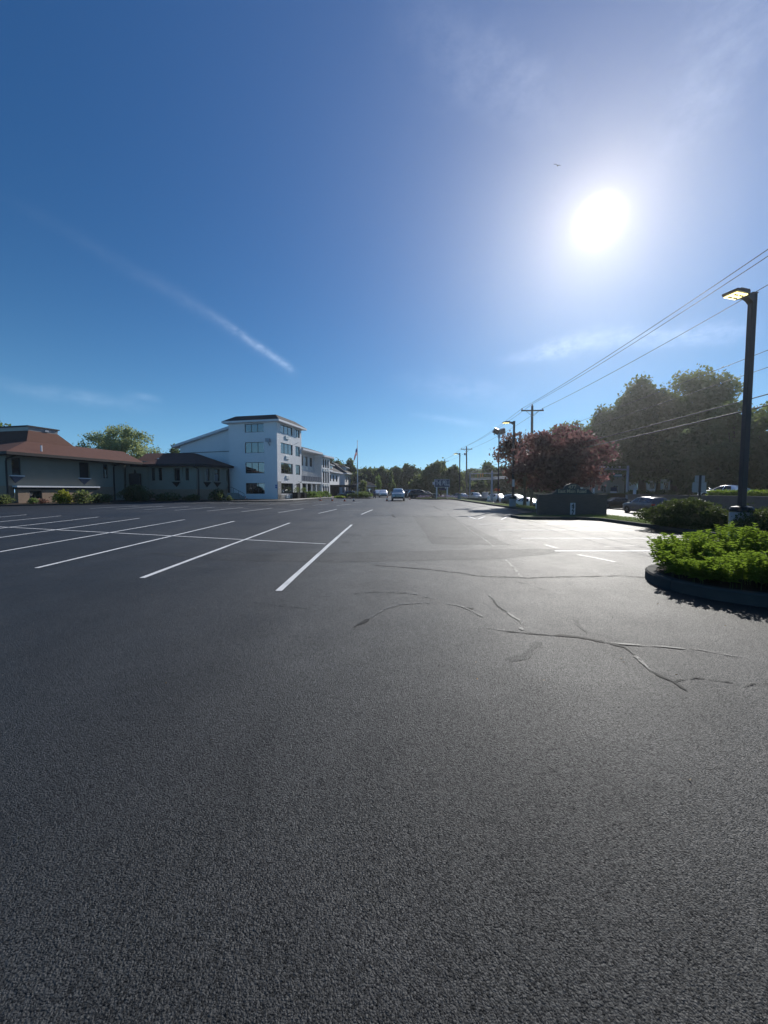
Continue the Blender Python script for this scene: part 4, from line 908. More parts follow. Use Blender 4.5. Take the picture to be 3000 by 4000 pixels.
tree('leafy_tree', 'dark tree at the right edge low behind the near lamp post', at(2980, 50, 1), hgt(1760, 50), wid(95, 50), 4, L_DARK, .26, 165, 46, .08, 'dome', seed=62, shell=.4, group=G_R)
tree('leafy_tree', 'dark tree behind the traffic signal mast', at(2440, 82, .2), hgt(1712, 82), wid(84, 82), 4, L_DARK, .32, 132, 50, .2, 'dome', seed=63, shell=.4, group=G_R)
tree('leafy_tree', 'bushy dark tree behind the houses across the road', at(2620, 100, 1), hgt(1650, 100), wid(115, 100), 5, L_DARK, .34, 132, 50, .2, 'dome', seed=64, shell=.4, group=G_R)
tree('leafy_tree', 'dark tree closing the view behind the tan house', at(2290, 96, .2), hgt(1730, 96), wid(90, 96), 5, L_DARK, .34, 132, 50, .05, 'dome', seed=65, shell=.4, group=G_R)
tree('leafy_tree', 'dark backdrop tree behind the red maple trunks', at(2110, 98, 0), hgt(1800, 98), wid(100, 98), 5, L_DARK, .34, 132, 50, .05, 'dome', seed=66, shell=.4, group=G_R)
tree('leafy_tree', 'far dark tree behind the right hand trees and wall', at(2880, 72, 1), hgt(1650, 72), wid(120, 72), 5, L_DARK, .32, 121, 50, .05, 'dome', seed=67, shell=.4, group=G_R)
# --- far woods that read as one mass
def woods(name, label, px0, px1, D, yt, n, m, z=0.0, hvar=.18):
    rnd = random.Random(int(px0)); L = []
    for i in range(n):
        f = (i + rnd.random()) / n; dd = D * rnd.uniform(.97, 1.06); p = P(px0 + (px1 - px0) * f, 1915, dd); h = hgt(yt, dd, z) * (1 + hvar * rnd.uniform(-1, .6)); r = h * rnd.uniform(.32, .5)
        for k in range(5): L.append(((p.x + rnd.uniform(-.6, .6) * r, dd + rnd.uniform(-.4, .4) * r, z + h * (.25 + .15 * k) ), (r * (1.05 - .13 * k), r, h * .2)))
    c, o = lobes_points(L, 70, .6); return tag(leaf_mesh(name, c, o, .42, m), label, 'woods', kind='stuff')
woods('far_woods', 'dark belt of far trees closing the end of the car park', 1270, 2010, 160, 1842, 40, L_DARK)
woods('far_woods', 'dark belt of far trees behind the houses across the road', 2000, 3300, 112, 1780, 40, L_DARK, 0)
woods('far_woods', 'belt of trees across the road running on past the right edge', 3060, 6200, 62, 1690, 34, L_DARK, .9)
# --- red maples on the verge
tree('red_maple', 'dark red maple right of the lamp post, above the brick sign', at(2195, 32.5, .1), hgt(1662, 32.5, .1), wid(235, 32.5), 3.0, L_RED, .15, 145, 115, .14, 'flat', seed=71, trunk_r=.17, limbs=18, trunks=2, shell=.3, lr=(.13, .25))
tree('red_maple', 'smaller red maple with pale trunk behind the middle lamp post', at(2050, 37.5, .1), hgt(1684, 37.5, .1), wid(140, 37.5), 2.3, L_RED2, .15, 210, 64, .2, 'flat', bark=M_BARKPALE, seed=72, trunk_r=.14, limbs=14, shell=.3, lr=(.14, .27))
# --- shrubs
shrub('juniper_shrub', 'broad spreading juniper on the verge left of the near lamp post', at(2682, 15.6, .1), 1.7, 1.3, hgt(1945, 15.6, .1), L_JUN, .04, 5200, 34, seed=80, droop=-.3, lr=(.28, .46), shell=.55)
shrub('juniper_shrub', 'juniper with russet tinge right of the near lamp post', at(3010, 12.0, .1), 1.15, 1.0, hgt(1975, 12, .1), L_JUN, .036, 5600, 26, seed=81, droop=-.2, lr=(.3, .5), shell=.5)
def bedshrub(name, label, px, yb, wpx, yt, m, leaf=.11, per=330, seed=1, n=12, cat='shrub', group='shrubs along the building', dz=.1, D=None):
    p = G(px, yb, dz) if D is None else P(px, yb, D); D = p.y
    return shrub(name, label, (p.x, D, dz), wid(wpx, D) / 2, min(1.6, wid(wpx, D) / 2), hgt(yt, D, dz), m, leaf, per, n, cat, group, seed)
bedshrub('garden_shrub', 'flowering dark shrub at the left picture edge', 12, 1970, 80, 1928, L_OLIVE, seed=90)
bedshrub('garden_shrub', 'small green shrub below the basement window', 132, 1968, 42, 1943, L_LIGHT, .09, seed=91)
bedshrub('garden_shrub', 'small reddish shrub below the basement window', 174, 1967, 38, 1943, L_RED2, .09, seed=92)
bedshrub('garden_shrub', 'clipped round golden shrub against the brick wall', 247, 1967, 66, 1914, L_YELLOW, .10, 420, seed=93, n=16)
bedshrub('garden_shrub', 'dull green shrub right of the golden shrub', 318, 1966, 70, 1911, L_OLIVE, seed=94)
bedshrub('garden_shrub', 'bright lime green mounded shrub at the wall corner', 412, 1950, 76, 1888, L_LIME, .11, 400, seed=95, n=16)
bedshrub('garden_shrub', 'low dark shrub below the lime green mound', 390, 1963, 110, 1926, L_DARK, seed=96)
bedshrub('garden_shrub', 'large dark shrub in front of the recessed entry', 530, 1958, 130, 1893, L_DARK, seed=97, n=18)
bedshrub('garden_shrub', 'dark low shrub left of the wing downspout', 660, 1957, 120, 1922, L_DARK, seed=98)
bedshrub('garden_shrub', 'dark low shrub right of the wing downspout', 755, 1957, 70, 1930, L_DARK, seed=99)
bedshrub('garden_shrub', 'clipped dark green shrub at the corner of the wing', 851, 1956, 56, 1903, L_DARK, .1, 420, seed=100, n=16)
bedshrub('garden_shrub', 'small dark shrub by the hotel steps', 896, 1956, 26, 1935, L_DARK, seed=101)
k = FH.hit(*c3(1022, 1225)); 
for i, (x0, x1, lab) in enumerate(((992, 1055, 'black planter box with clipped shrub nearest the hotel corner'), (1085, 1138, 'black planter box with clipped shrub further along hotel wall'))):
    xm = (x0 + x1) / 2; s = FH.hit(*c3(xm, 1225), -.6)[0]; p = FH.pt(s, -.6, .125)
    b_ = thing('planter_box', lab, 'planter', p, math.atan2(-HD[0], HD[1]), 'planter boxes at the hotel door')
    mb = MB(); mb.box(-.5, .5, -.5, .5, 0, 1.0); mb.box(-.55, .55, -.55, .55, 1.0, 1.08); mb.build('box', M_BLACK, b_)
    c, o = lobes_points([((0, 0, 1.45), (.52, .52, .5)), ((.1, .1, 1.7), (.4, .4, .36))], 500, .6); leaf_mesh('shrub_top', c, o, .08, L_MID, b_)
s_a = FH.hit(*c3(1180, 1215), -1.0)[0]; s_b = FH.hit(*c3(1385, 1200), -1.0)[0]
for i in range(5):
    s = s_a + (s_b - s_a) * i / 4; p = FH.pt(s, -1.0 - (.4 if i == 4 else 0), .12)
    shrub('border_plant', ['leafy light green border plant beside the second planter box', 'second leafy border plant from the planter boxes', 'middle leafy border plant along the hotel wing', 'fourth leafy border plant along the hotel wing', 'leafy border plant at the end bay of the hotel wing'][i], p, 1.15, .8, 1.35, L_LIGHT, .12, 300, 10, 'plant', 'border plants along the hotel wing', 110 + i)
shrub('hedge', 'rounded dark green hedge around the flagpole', at(1408, 76.2, .1), 3.1, 1.5, hgt(1918, 76, .1), L_MID, .13, 260, 30, 'hedge', seed=120, lr=(.2, .34))
shrub('hedge', 'low bright green mound left of the flagpole hedge', at(1332, 75.6, .1), 1.4, 1.0, hgt(1936, 75.6, .1), L_LIME, .12, 300, 14, 'hedge', seed=121)
G_LAV = 'lavender clumps on the sign bed'
for i, (px, D, wpx, yt, lab) in enumerate(((1645, 68.8, 34, 1935, 'lavender clump at the left end of the sign bed'), (1668, 69.2, 34, 1934, 'lavender clump left of the sign posts'), (1722, 69.0, 34, 1936, 'lavender clump under the hotel name sign'), (1745, 69.5, 34, 1934, 'lavender clump right of the hotel name sign'), (1775, 69, 34, 1937, 'lavender clump left of the distant lamp base'), (1806, 70, 40, 1938, 'lavender clump right of the distant lamp base'))):
    t_ = thing('lavender_clump', lab, 'plant', at(px, D, .1), 0, G_LAV); r = wid(wpx, D) / 2; h = hgt(yt, D, .1)
    c, o = lobes_points([((0, 0, h * .35), (r, r * .8, h * .38))], 420, .4); leaf_mesh('foliage', c, o, .08, L_OLIVE, t_)
    c, o = lobes_points([((0, 0, h * .62), (r, r * .8, h * .36)), ((r * .4, 0, h * .7), (r * .5, r * .5, h * .3))], 420, .5); leaf_mesh('flowers', c, o, .07, L_PURPLE, t_)
# --- retaining wall with plants over it, lawn and low hedge across the road
mb = MB(); mb.box(29.5, 30.0, 8, 46.5, ZR - .1, 1.02); mb.box(30.0, 46, 46.1, 46.5, ZR - .1, 1.02)
rw = tag(mb.build('retaining_wall', M_STONECAP), 'long dark stone retaining wall across the road', 'wall')
mb = MB(); mb.box(29.42, 30.1, 8, 46.6, 1.022, 1.12); mb.build('wall_cap', M_STONECAP, rw)
for i, (y0, y1, lab) in enumerate(((33.6, 36.2, 'pale green plants over the wall, left of the near lamp post'), (29.0, 32.6, 'pale green plants over the wall, right of the near lamp post'))):
    n = 2600; cc = np.stack([RNG.uniform(30.3, 31.6, n), RNG.uniform(y0, y1, n), ZF + RNG.uniform(.05, .62, n) * (1 - .3 * RNG.uniform(0, 1, n))], 1)
    tag(leaf_mesh('wall_top_plants', cc, np.tile([0, 0, 1.0], (n, 1)), .14, L_LIME, aspect=.25, droop=-1.2), lab, 'plants', 'plants along the wall top')
lm = MB(); lm.add([(37, 60, ZF + .02), (52, 62, ZF + .02), (58, 84, ZF + .12), (44, 84, ZF + .12)], [(0, 1, 2, 3)]); tag(lm.build('far_lawn', M_GRASS), kind='structure')
for i in range(3):
    p = (39.5 + 4.3 * i, 59.6 + i * .6, ZF - .25)
    shrub('hedge', ['clipped dark hedge section left, in front of bright far lawn', 'middle clipped dark hedge section before the bright far lawn', 'right clipped dark hedge section before the bright far lawn'][i], p, 2.4, .7, 1.0, L_DARK, .13, 260, 16, 'hedge', 'hedge before the far lawn', 130 + i)
# --- lush plants in the island
def plant_bed():
    rnd = np.random.default_rng(5); vs = []; fs = []; cen = []
    def hfun(x, y): 
        return .50 + .09 * math.sin(x * 2.1 + y) + .08 * math.sin(y * 3.7 + 1.3) + .06 * math.sin(x * 6.1)
    stems = []
    while len(stems) < 1600:
        x, y = rnd.uniform(4.6, 9.6), rnd.uniform(5.0, 7.5)
        if x < IC[0]:
            if (x - IC[0]) ** 2 + (y - IC[1]) ** 2 > (IR - .2) ** 2: continue
        elif abs(y - IC[1]) > IR - .2: continue
        stems.append((x, y))
    for x, y in stems:
        edge = 1.0
        rr_ = math.hypot(min(0, x - IC[0]), y - IC[1]) / IR
        out = Vector((min(0, x - IC[0]), y - IC[1], 0)); ol = out.length
        H = max(.2, hfun(x, y) * rnd.uniform(.75, 1.2) * (1.0 - .06 * max(0, rr_ - .55) / .45)); 
        if rnd.random() < .012: H *= 1.25
        ln = (out / (ol + 1e-6)) * max(0, rr_ - .4) * .36 + Vector((rnd.normal(0, .06), rnd.normal(0, .06), 0))
        nodes = int(8 + H * 16); ph = rnd.uniform(0, 6.28)
        for k in range(nodes):
            f = (k + 1) / nodes
            if f < .3: continue
            p = Vector((x, y, .15 + H * f)) + ln * (f * f)
            nl = 3 if f < .85 else 5
            for j in range(nl):
                a = ph + k * 2.4 + j * 2 * PI / nl + rnd.normal(0, .25)
                up = (.15 + .9 * f * f) + rnd.normal(0, .18); L_ = (.105 - .035 * f * f) * rnd.uniform(.75, 1.25); wd = L_ * .2
                d = Vector((math.cos(a), math.sin(a), up)).normalized(); sd_ = Vector((-math.sin(a), math.cos(a), rnd.normal(0, .25))).normalized()
                nrm_ = d.cross(sd_)
                q1 = p + d * L_ * .45 + nrm_ * L_ * .05; q2 = p + d * L_ + Vector((0, 0, -L_ * .30))
                b = len(vs); vs += [p, q1 + sd_ * wd, q2, q1 - sd_ * wd]; fs.append((b, b + 1, b + 2, b + 3))
    me = bpy.data.meshes.new('island_plants'); me.from_pydata([tuple(v) for v in vs], [], fs); me.materials.append(L_PLANT)
    o = bpy.data.objects.new('island_plants', me); C.objects.link(o)
    tag(o, 'dense bright green leafy plants filling the kerbed island', 'plants', kind='stuff')
    mb = MB()
    for x, y in stems[:420]: mb.tube([(x, y, .1), (x + .01, y, .15 + hfun(x, y) * .8)], [.006, .004], 4)
    so = mb.build('plant_stems', L_DARK, o, fix=False); so['kind'] = 'stuff'
plant_bed()
# --- grass blades on the near verge
def blades(n, x0, x1, y0, y1, h, name, zf):
    x = RNG.uniform(x0, x1, n); y = RNG.uniform(0, 1, n) ** 1.6 * (y1 - y0) + y0; z = np.array([zf(a) for a in x])
    a = RNG.uniform(0, 6.28, n); hh = h * RNG.uniform(.5, 1.3, n); w_ = .007
    dx, dy = np.cos(a), np.sin(a); lx = RNG.normal(0, .35, n) * hh; ly = RNG.normal(0, .35, n) * hh
    v = np.stack([np.stack([x - dx * w_, y - dy * w_, z], 1), np.stack([x + dx * w_, y + dy * w_, z], 1), np.stack([x + lx, y + ly, z + hh], 1)], 1).reshape(-1, 3)
    me = bpy.data.meshes.new(name); me.from_pydata(v.tolist(), [], np.arange(3 * n).reshape(-1, 3).tolist()); me.materials.append(M_BLADE)
    o = bpy.data.objects.new(name, me); C.objects.link(o); return tag(o, 'short mown grass on the verge by the road', 'grass', kind='stuff')
blades(26000, 11.5, 15.0, 9.6, 40, .085, 'verge_grass', lambda a: .12 if a < 13.4 else .12 - (a - 13.4) * .23)

n = 420; gx = RNG.uniform(-9, 9, n); gy = RNG.uniform(1.0, 16, n); cc = np.stack([gx, gy, np.full(n, .008)], 1)
tag(leaf_mesh('fallen_leaves', cc, np.tile([0, 0, 1.0], (n, 1)), .011, plain('dry_leaf', (.16, .11, .05), .8, 0, .4, 30), aspect=.5, jitter=.25), 'scattered dry leaf bits and grit on the asphalt', 'leaves', kind='stuff')
# ------------------------------------------------------------------ vehicles
def carpaint(name, c, rough=.28):
    m, t, p = new_mat(name); v = coords(t)
    t.set(p, 'Base Color', t.mix(t.noise(v, 3, 4), col4([x * .9 for x in c]), col4([min(1, x * 1.08) for x in c]))); t.set(p, 'Roughness', rough); t.set(p, 'Metallic', .25)
    t.set(p, 'Coat Weight', .7); t.set(p, 'Coat Roughness', .06); return m
CP_SILVER = carpaint('silver_paint', (.45, .47, .50)); CP_WHITE = carpaint('white_paint', (.78, .78, .79)); CP_BLACK = carpaint('black_car_paint', (.012, .012, .014))
CP_NAVY = carpaint('dark_blue_paint', (.035, .05, .085)); CP_GREY = carpaint('grey_car_paint', (.10, .105, .115)); CP_TEAL = carpaint('dark_teal_paint', (.03, .055, .06)); CP_LILAC = carpaint('pale_silver_paint', (.5, .5, .55))
ST = {
 'suv': (1.72, [(2.34, .46, .72, .72, .74, .52), (2.24, .30, .94, .87, .98, .70), (1.9, .24, 1.03, .93, 1.07, .80), (1.08, .24, 1.09, .95, 1.14, .80), (.42, .24, 1.11, .95, 1.62, .66), (-.2, .24, 1.12, .95, 1.71, .67), (-1.25, .24, 1.13, .95, 1.69, .66), (-1.92, .26, 1.13, .94, 1.60, .63), (-2.22, .32, 1.08, .90, 1.16, .76), (-2.34, .46, .88, .82, .92, .70)]),
 'sedan': (1.45, [(2.38, .42, .64, .70, .66, .52), (2.26, .26, .80, .86, .83, .68), (1.8, .20, .88, .91, .92, .78), (.95, .20, .94, .92, .99, .78), (.2, .20, .96, .92, 1.38, .60), (-.4, .20, .97, .92, 1.45, .60), (-1.0, .20, .98, .92, 1.40, .58), (-1.75, .22, .98, .90, 1.04, .72), (-2.2, .28, .96, .86, .99, .72), (-2.36, .42, .74, .80, .77, .66)]),
 'pickup': (1.85, [(2.7, .52, .85, .80, .87, .58), (2.6, .38, 1.10, .92, 1.13, .74), (2.2, .34, 1.17, .96, 1.20, .84), (1.3, .34, 1.20, .97, 1.25, .84), (.8, .34, 1.22, .97, 1.76, .70), (.2, .34, 1.22, .97, 1.85, .70), (-.7, .34, 1.22, .97, 1.82, .70), (-.95, .34, 1.22, .97, 1.26, .84), (-2.5, .36, 1.20, .96, 1.22, .84), (-2.68, .5, 1.16, .92, 1.18, .80)]),
}
WH = {'suv': (1.42, -1.36, .36), 'sedan': (1.42, -1.36, .33), 'pickup': (1.75, -1.65, .40)}
def car(kind, label, cat, loc, rz, paint, group=None, name=None, bumper=None):
    H_, S = ST[kind]; root = thing(name or kind, label, cat, loc, rz, group)
    rings = []
    for x, zb, zl, wl, zr, wr in S:
        h = [(0, zb), (wl * .86, zb), (wl * .98, zb + .13), (wl, zb + (zl - zb) * .62), (wl * .975, zl), (wr, zr - .05), (wr * .8, zr), (0, zr + .012)]
        rings.append([(x, y, z) for y, z in h] + [(x, -y, z) for y, z in h[-2:0:-1]])
    body = MB().loft(rings).build('body', paint, root, smooth=True)
    md = body.modifiers.new('bevel', 'BEVEL'); md.width = .03; md.segments = 2; md.limit_method = 'ANGLE'; md.angle_limit = R(28)
    n = len(rings[0])
    def glass(nm, pts, off):
        c = sum((Vector(p) for p in pts), Vector()) / len(pts)
        nn = (Vector(pts[1]) - Vector(pts[0])).cross(Vector(pts[2]) - Vector(pts[0])).normalized()
        if nn.dot(off) < 0: nn = -nn
        q = [c + (Vector(p) - c) * .9 + nn * .012 for p in pts]
        MB().loft([[p - nn * .01 for p in q], q]).build(nm, M_CARGLASS, root)
    def lerpP(a, b, f): return tuple(Vector(a).lerp(Vector(b), f))
    r3, r4 = rings[3], rings[4]; ib, ir = (7, 8) if kind != 'sedan' else (6, 7)
    if kind == 'pickup': ib, ir = 6, 7
    glass('windscreen', [r3[5], r4[5], r4[9], r3[9]], Vector((1, 0, .5)))
    glass('rear_window', [rings[ib][5], rings[ir][5], rings[ir][9], rings[ib][9]], Vector((-1, 0, .5)))
    for s, (i4, i5) in ((1, (4, 5)), (-1, (10, 9))):
        segs = [(3, 4), (4, 5), (5, 6), (6, 7)] if kind == 'suv' else ([(3, 4), (4, 5), (5, 6)] if kind == 'pickup' else [(3, 4), (4, 5), (5, 6), (6, 7)])
        # front and rear side panes as two polygons
        mid = 5
        fpts = [rings[3][i4], rings[mid][i4], rings[mid][i5], rings[4][i5]]; fpts[0] = lerpP(fpts[0], rings[4][i4], .35)
        e_ = segs[-1][1]
        rpts = [rings[mid][i4], rings[e_][i4] if kind == 'suv' else lerpP(rings[e_ - 1][i4], rings[e_][i4], .4), rings[e_ - (0 if kind == 'suv' else 1)][i5], rings[mid][i5]]
        glass('side_window', fpts, Vector((0, s, .2))); glass('side_window', rpts, Vector((0, s, .2)))
        xm = S[3][0] - .25; zl = S[3][2]
        MB().box(xm - .1, xm + .08, s * .95 if s > 0 else -1.13, 1.13 if s > 0 else -.95, zl + .03, zl + .2).build('mirror', paint, root, bevel=.03)
        mb = MB()
        for xx in (.05, -.95): mb.box(xx - .09, xx + .09, min(s * .94, s * .985), max(s * .94, s * .985), zl - .13, zl - .09)
        mb.build('door_handle', CP_GREY if paint is CP_BLACK else paint, root)
        a = S[1]; MB().loft([[Vector((a[0] - .02 + dx, s * (a[3] - .30 + k[0]), a[2] - .18 + k[1])) for k in ((0, 0), (.27, .03), (.29, .14), (.03, .12))] for dx in (-.25, .07)]).build('headlamp', M_HEAD, root)
        b = S[-2]; MB().box(b[0] - .1, b[0] + .12, min(s * (b[3] - .2), s * (b[3] + .015)), max(s * (b[3] - .2), s * (b[3] + .015)), b[2] - .22, b[2] - .02).build('tail_lamp', M_TAIL, root)
    f = S[0]; mb = MB(); mb.box(f[0] - .15, f[0] + .015, -.5, .5, f[1] + .12, f[2] + .06)
    for k in range(3): mb.box(f[0] + .015, f[0] + .03, -.48, .48, f[1] + .16 + .08 * k, f[1] + .19 + .08 * k, 1)
    mb.build('grille', [M_BLACK, M_CHROME], root)
    MB().box(f[0] - .12, f[0] + .05, -.78, .78, f[1] - .12, f[1] + .08).build('front_bumper', bumper or M_BLACK, root, bevel=.03)
    g = S[-1]; MB().box(g[0] - .06, g[0] + .12, -.8, .8, g[1] - .1, g[1] + .12).build('rear_bumper', bumper or M_BLACK, root, bevel=.03)
    MB().box(g[0] - .03, g[0] + .03, -.26, .26, g[1] + .2, g[1] + .33).build('number_plate', M_ALU, root)
    if kind == 'suv':
        for s in (1, -1): mb = MB(); mb.tube([(.3, s * .58, 1.72), (-.2, s * .6, 1.78), (-1.3, s * .6, 1.76), (-1.7, s * .56, 1.68)], .022, 6); mb.build('roof_rail', M_BLACK, root)
    xf, xr, wr = WH[kind]; W2 = S[3][3]
    for xw in (xf, xr):
        for s in (1, -1):
            Mx = Matrix.Translation((xw, s * (W2 - .10), wr)) @ Matrix.Rotation(-s * PI / 2, 4, 'X')
            wh = MB().lathe([(wr * .55, -.11), (wr * .94, -.11), (wr, -.07), (wr, .08), (wr * .95, .125), (wr * .66, .13), (wr * .60, .10)], 24, Mx).build('tyre', M_TYRE, root, smooth=False)
            mb = MB(); mb.lathe([(.02, .09), (wr * .2, .10), (wr * .24, .07), (wr * .58, .085), (wr * .63, .11), (wr * .63, .0)], 20, Mx)
            for k in range(5):
                a = 2 * PI * k / 5; Mk = Mx @ Matrix.Rotation(a, 4, 'Z'); mb.box(wr * .16, wr * .6, -wr * .07, wr * .07, .075, .12, 0, Mk)
            mb.build('rim', M_RIM, wh)
            Ma = Mx; MB().lathe([(wr * 1.0, .045), (wr * 1.17, .06), (wr * 1.19, .115), (wr * 1.12, .125), (wr * 1.02, .10)], 24, Ma).build('wheel_arch', M_BLACK, root)
    return root
def gp(px, py, z=0): p = G(px, py, z); return (p.x, p.y, z)
def pd(px, D, z=0): p = P(px, 1915, D); return (p.x, D, z)
S_ = 'cars in the car park'; RD = 'cars on the road'
car('pickup', 'silver pickup truck driving towards the viewer, beside a cone', 'truck', pd(1555, 59.5), R(-92), CP_SILVER, S_, 'pickup_truck')
car('suv', 'small white car coming head on, right of the other white one', 'car', pd(1498, 86), R(-90), CP_WHITE, S_, 'white_car')
car('suv', 'white car partly hidden behind the person in blue', 'car', pd(1476, 97), R(-88), CP_WHITE, S_, 'white_car')
car('suv', 'black sport utility car parked side on left of the lavender', 'car', pd(1640, 73.5), R(6), CP_BLACK, S_, 'parked_car')
car('sedan', 'black car with bright glint, nose out behind the lavender bed', 'car', pd(1668, 78.5), R(4), CP_BLACK, S_, 'parked_car')
car('suv', 'dark grey car parked in the row behind the black one', 'car', pd(1611, 82), R(8), CP_GREY, S_, 'parked_car')
car('sedan', 'grey car second in the row right of the silver truck', 'car', pd(1600, 89), R(8), CP_GREY, S_, 'parked_car')
car('suv', 'farthest car in the row right of the silver truck', 'car', pd(1592, 97), R(8), CP_NAVY, S_, 'parked_car')
car('sedan', 'black car behind the left half of the flagpole hedge', 'car', pd(1362, 83), R(178), CP_BLACK, S_, 'parked_car')
car('suv', 'black car with roof just showing over the flagpole hedge', 'car', pd(1408, 87), R(182), CP_BLACK, S_, 'parked_car')
car('suv', 'dark blue car driving along the road past the juniper', 'car', (26.3, 38.6, ZR), R(91), CP_NAVY, RD, 'road_car')
car('suv', 'pale silver car half hidden behind the lavender on the road', 'car', pd(1790, 84, ZR), R(120), CP_LILAC, RD, 'road_car')
car('suv', 'white car on the road between the two signal posts', 'car', pd(1946, 69, ZR), R(-75), CP_WHITE, RD, 'road_car')
car('pickup', 'silver pickup cab showing above the low stone wall', 'truck', pd(1856, 84, ZR), R(-80), CP_SILVER, RD, 'pickup_truck')
car('suv', 'dark teal car behind the middle lamp base', 'car', pd(2020, 54, ZR), R(-70), CP_TEAL, RD, 'road_car')
car('suv', 'white car behind the dark teal one under the maple', 'car', pd(2012, 62, ZR), R(-75), CP_WHITE, RD, 'road_car')
car('sedan', 'white car with bright bonnet left of the brick sign', 'car', pd(2072, 47, ZR), R(-60), CP_WHITE, RD, 'road_car')
car('sedan', 'dark car waiting in the side street right of the brick sign', 'car', pd(2402, 51.5, ZR), R(178), CP_BLACK, RD, 'road_car')
car('sedan', 'white car with only its roof showing above the stone wall', 'car', (33.5, 37.6, ZF - .35), R(95), CP_WHITE, RD, 'parked_car')

# ------------------------------------------------------------------ lamp posts
def lamp(label, p, h, base_h=.8, yaw=PI, tilt=0.0, tag_=False):
    t_ = thing('lamp_post', label, 'lamp post', p, 0, 'lamp posts along the verge')
    MB().lathe([(.30, -.1), (.30, base_h - .03), (.285, base_h), (.0, base_h)], 28).build('concrete_base', M_BASE, t_)
    mb = MB(); mb.lathe([(.31, base_h + .02), (.31, base_h + .1), (.27, base_h + .17), (.12, base_h + .2), (.0, base_h + .2)], 20); mb.build('base_cover', M_BLACK, t_)
    r = .08; po = MB().box(-r, r, -r, r, base_h, h).build('pole', M_LAMPPOLE, t_, bevel=.012)
    MB().box(-.09, .09, -.09, .09, h - .001, h + .03).build('pole_cap', M_LAMPPOLE, po)
    Mh = Matrix.Translation((0, 0, h - .28)) @ Matrix.Rotation(yaw, 4, 'Z')
    ar = MB(); ar.loft([[Mh @ Vector((x, y, z)) for y, z in ((-w_, a), (w_, a), (w_, b), (-w_, b))] for x, w_, a, b in ((.07, .085, -.02, .26), (.18, .085, .06, .25), (.32, .09, .12, .24), (.42, .15, .14, .25))]); ar.build('arm', M_LAMPPOLE, t_)
    hd = MB(); hd.loft([[Mh @ Vector((x, y, z)) for y, z in ((-w_, a), (w_, a), (w_, b), (-w_, b))] for x, w_, a, b in ((.40, .18, .13, .26), (.48, .21, .145, .265), (.98, .21, .165, .235), (1.02, .20, .18, .225))])
    for k in range(7): hd.box(.44 + .05 * k, .46 + .05 * k, -.17, .17, .25, .30, 0, Mh)
    head = hd.build('lamp_head', M_LAMPPOLE, t_)
    MB().box(.50, .97, -.175, .175, .115, .139, 0, Mh).build('led_panel', M_LED, head)
    for i in (-1, 1):
        for j in (-1, 1): MB().lathe([(.0, 0), (.02, .0), (.026, .03), (.012, .07), (.026, .11), (.02, .14), (.0, .14)], 8, Mh @ Matrix.Translation((.74 + i * .11 - .07, j * .08, .108)) @ Matrix.Rotation(R(90), 4, 'Y')).build('led_lens', M_BRONZE, head)
    if tag_: MB().box(-.1, .1, -.12, -.088, base_h + 1.1, base_h + 1.75).build('notice', M_ALU, po)
    return t_
lamp('near tall dark lamp post lit yellow at the right edge', (11.42, 12.25, .1), 7.56, .8, R(196))
lamp('lit lamp post with notice plate standing beside the red maple', (11.66, 34.8, .1), 7.65, .72, R(180), tag_=True)
lamp('most distant lit lamp post by the lavender bed', (12.75, 65.0, .1), 7.7, .8, R(180))
p = pd(1946, 44.5, .1); fl = thing('floodlight_pole', 'slim floodlight pole with two square heads left of maple', 'floodlight', p)
fz = hgt(1692, 44.5)
mb = MB(); mb.tube([(0, 0, 0), (0, 0, fz - .5)], .07, 8); po = mb.build('pole', M_LAMPPOLE, fl)
MB().box(-.35, .35, -.3, .3, 0, .12).build('base_plate', M_BLACK, fl); MB().box(-.12, .12, -.12, .12, fz - .75, fz - .35).build('junction_box', M_STEEL, fl)
for s, a in ((-.33, 25), (.3, -15)):
    Mf = Matrix.Translation((s, 0, fz + .05)) @ Matrix.Rotation(R(a), 4, 'Y') @ Matrix.Rotation(R(25), 4, 'X')
    mb = MB(); mb.box(-.36, .36, -.22, .12, -.3, .3, 0, Mf); mb.box(-.05, .05, -.05, .05, -.5, -.28, 0, Mf); h_ = mb.build('flood_head', M_STEEL, fl, bevel=.02)
    MB().box(-.31, .31, -.23, -.221, -.25, .25, 0, Mf).build('lens', M_GLASSL, h_)

# ------------------------------------------------------------------ wooden poles and their wires
PO = [(15.05, 2.0), (16.75, 44.0), (18.35, 86.0), (19.5, 124.0), (20.8, 166)]
PZ = [11.4, P(2068, 1585, 44).z, P(1820, 1745, 86).z, P(1738, 1795, 124).z, 11]
def util(i, label):
    x, y = PO[i]; g = ZR; t_ = thing('utility_pole', label, 'utility pole', (x, y, g), R(-2), 'wooden utility poles along the road'); h = PZ[i] - g
    MB().tube([(.15, 0, -.1), (.06, 0, h * .5), (0, 0, h)], [.19, .165, .13], 10).build('pole', M_WOODPOLE, t_, smooth=True)
    wd = 1.25; MB().box(-wd, wd, -.14, -.02, h - .62, h - .48).build('crossarm', M_WOODPOLE, t_)
    mb = MB(); mb.tube([(-.75, -.15, h - .6), (0, -.17, h - 1.25)], .025, 5); mb.tube([(.75, -.15, h - .6), (0, -.17, h - 1.25)], .025, 5); mb.build('arm_brace', M_STEEL, t_)
    for s, z in ((-wd + .1, h - .48), (0, h), (wd - .1, h - .48)):
        MB().lathe([(.03, z), (.06, z + .04), (.07, z + .12), (.045, z + .2), (.0, z + .22)], 10, Matrix.Translation((s, -.08 if s else 0, 0))).build('insulator', M_BASE, t_)
    if i == 2: MB().lathe([(.16, h - 1.9), (.2, h - 1.85), (.2, h - 1.4), (.0, h - 1.3)], 12, Matrix.Translation((-.35, 0, 0))).build('transformer', M_STEEL, t_)
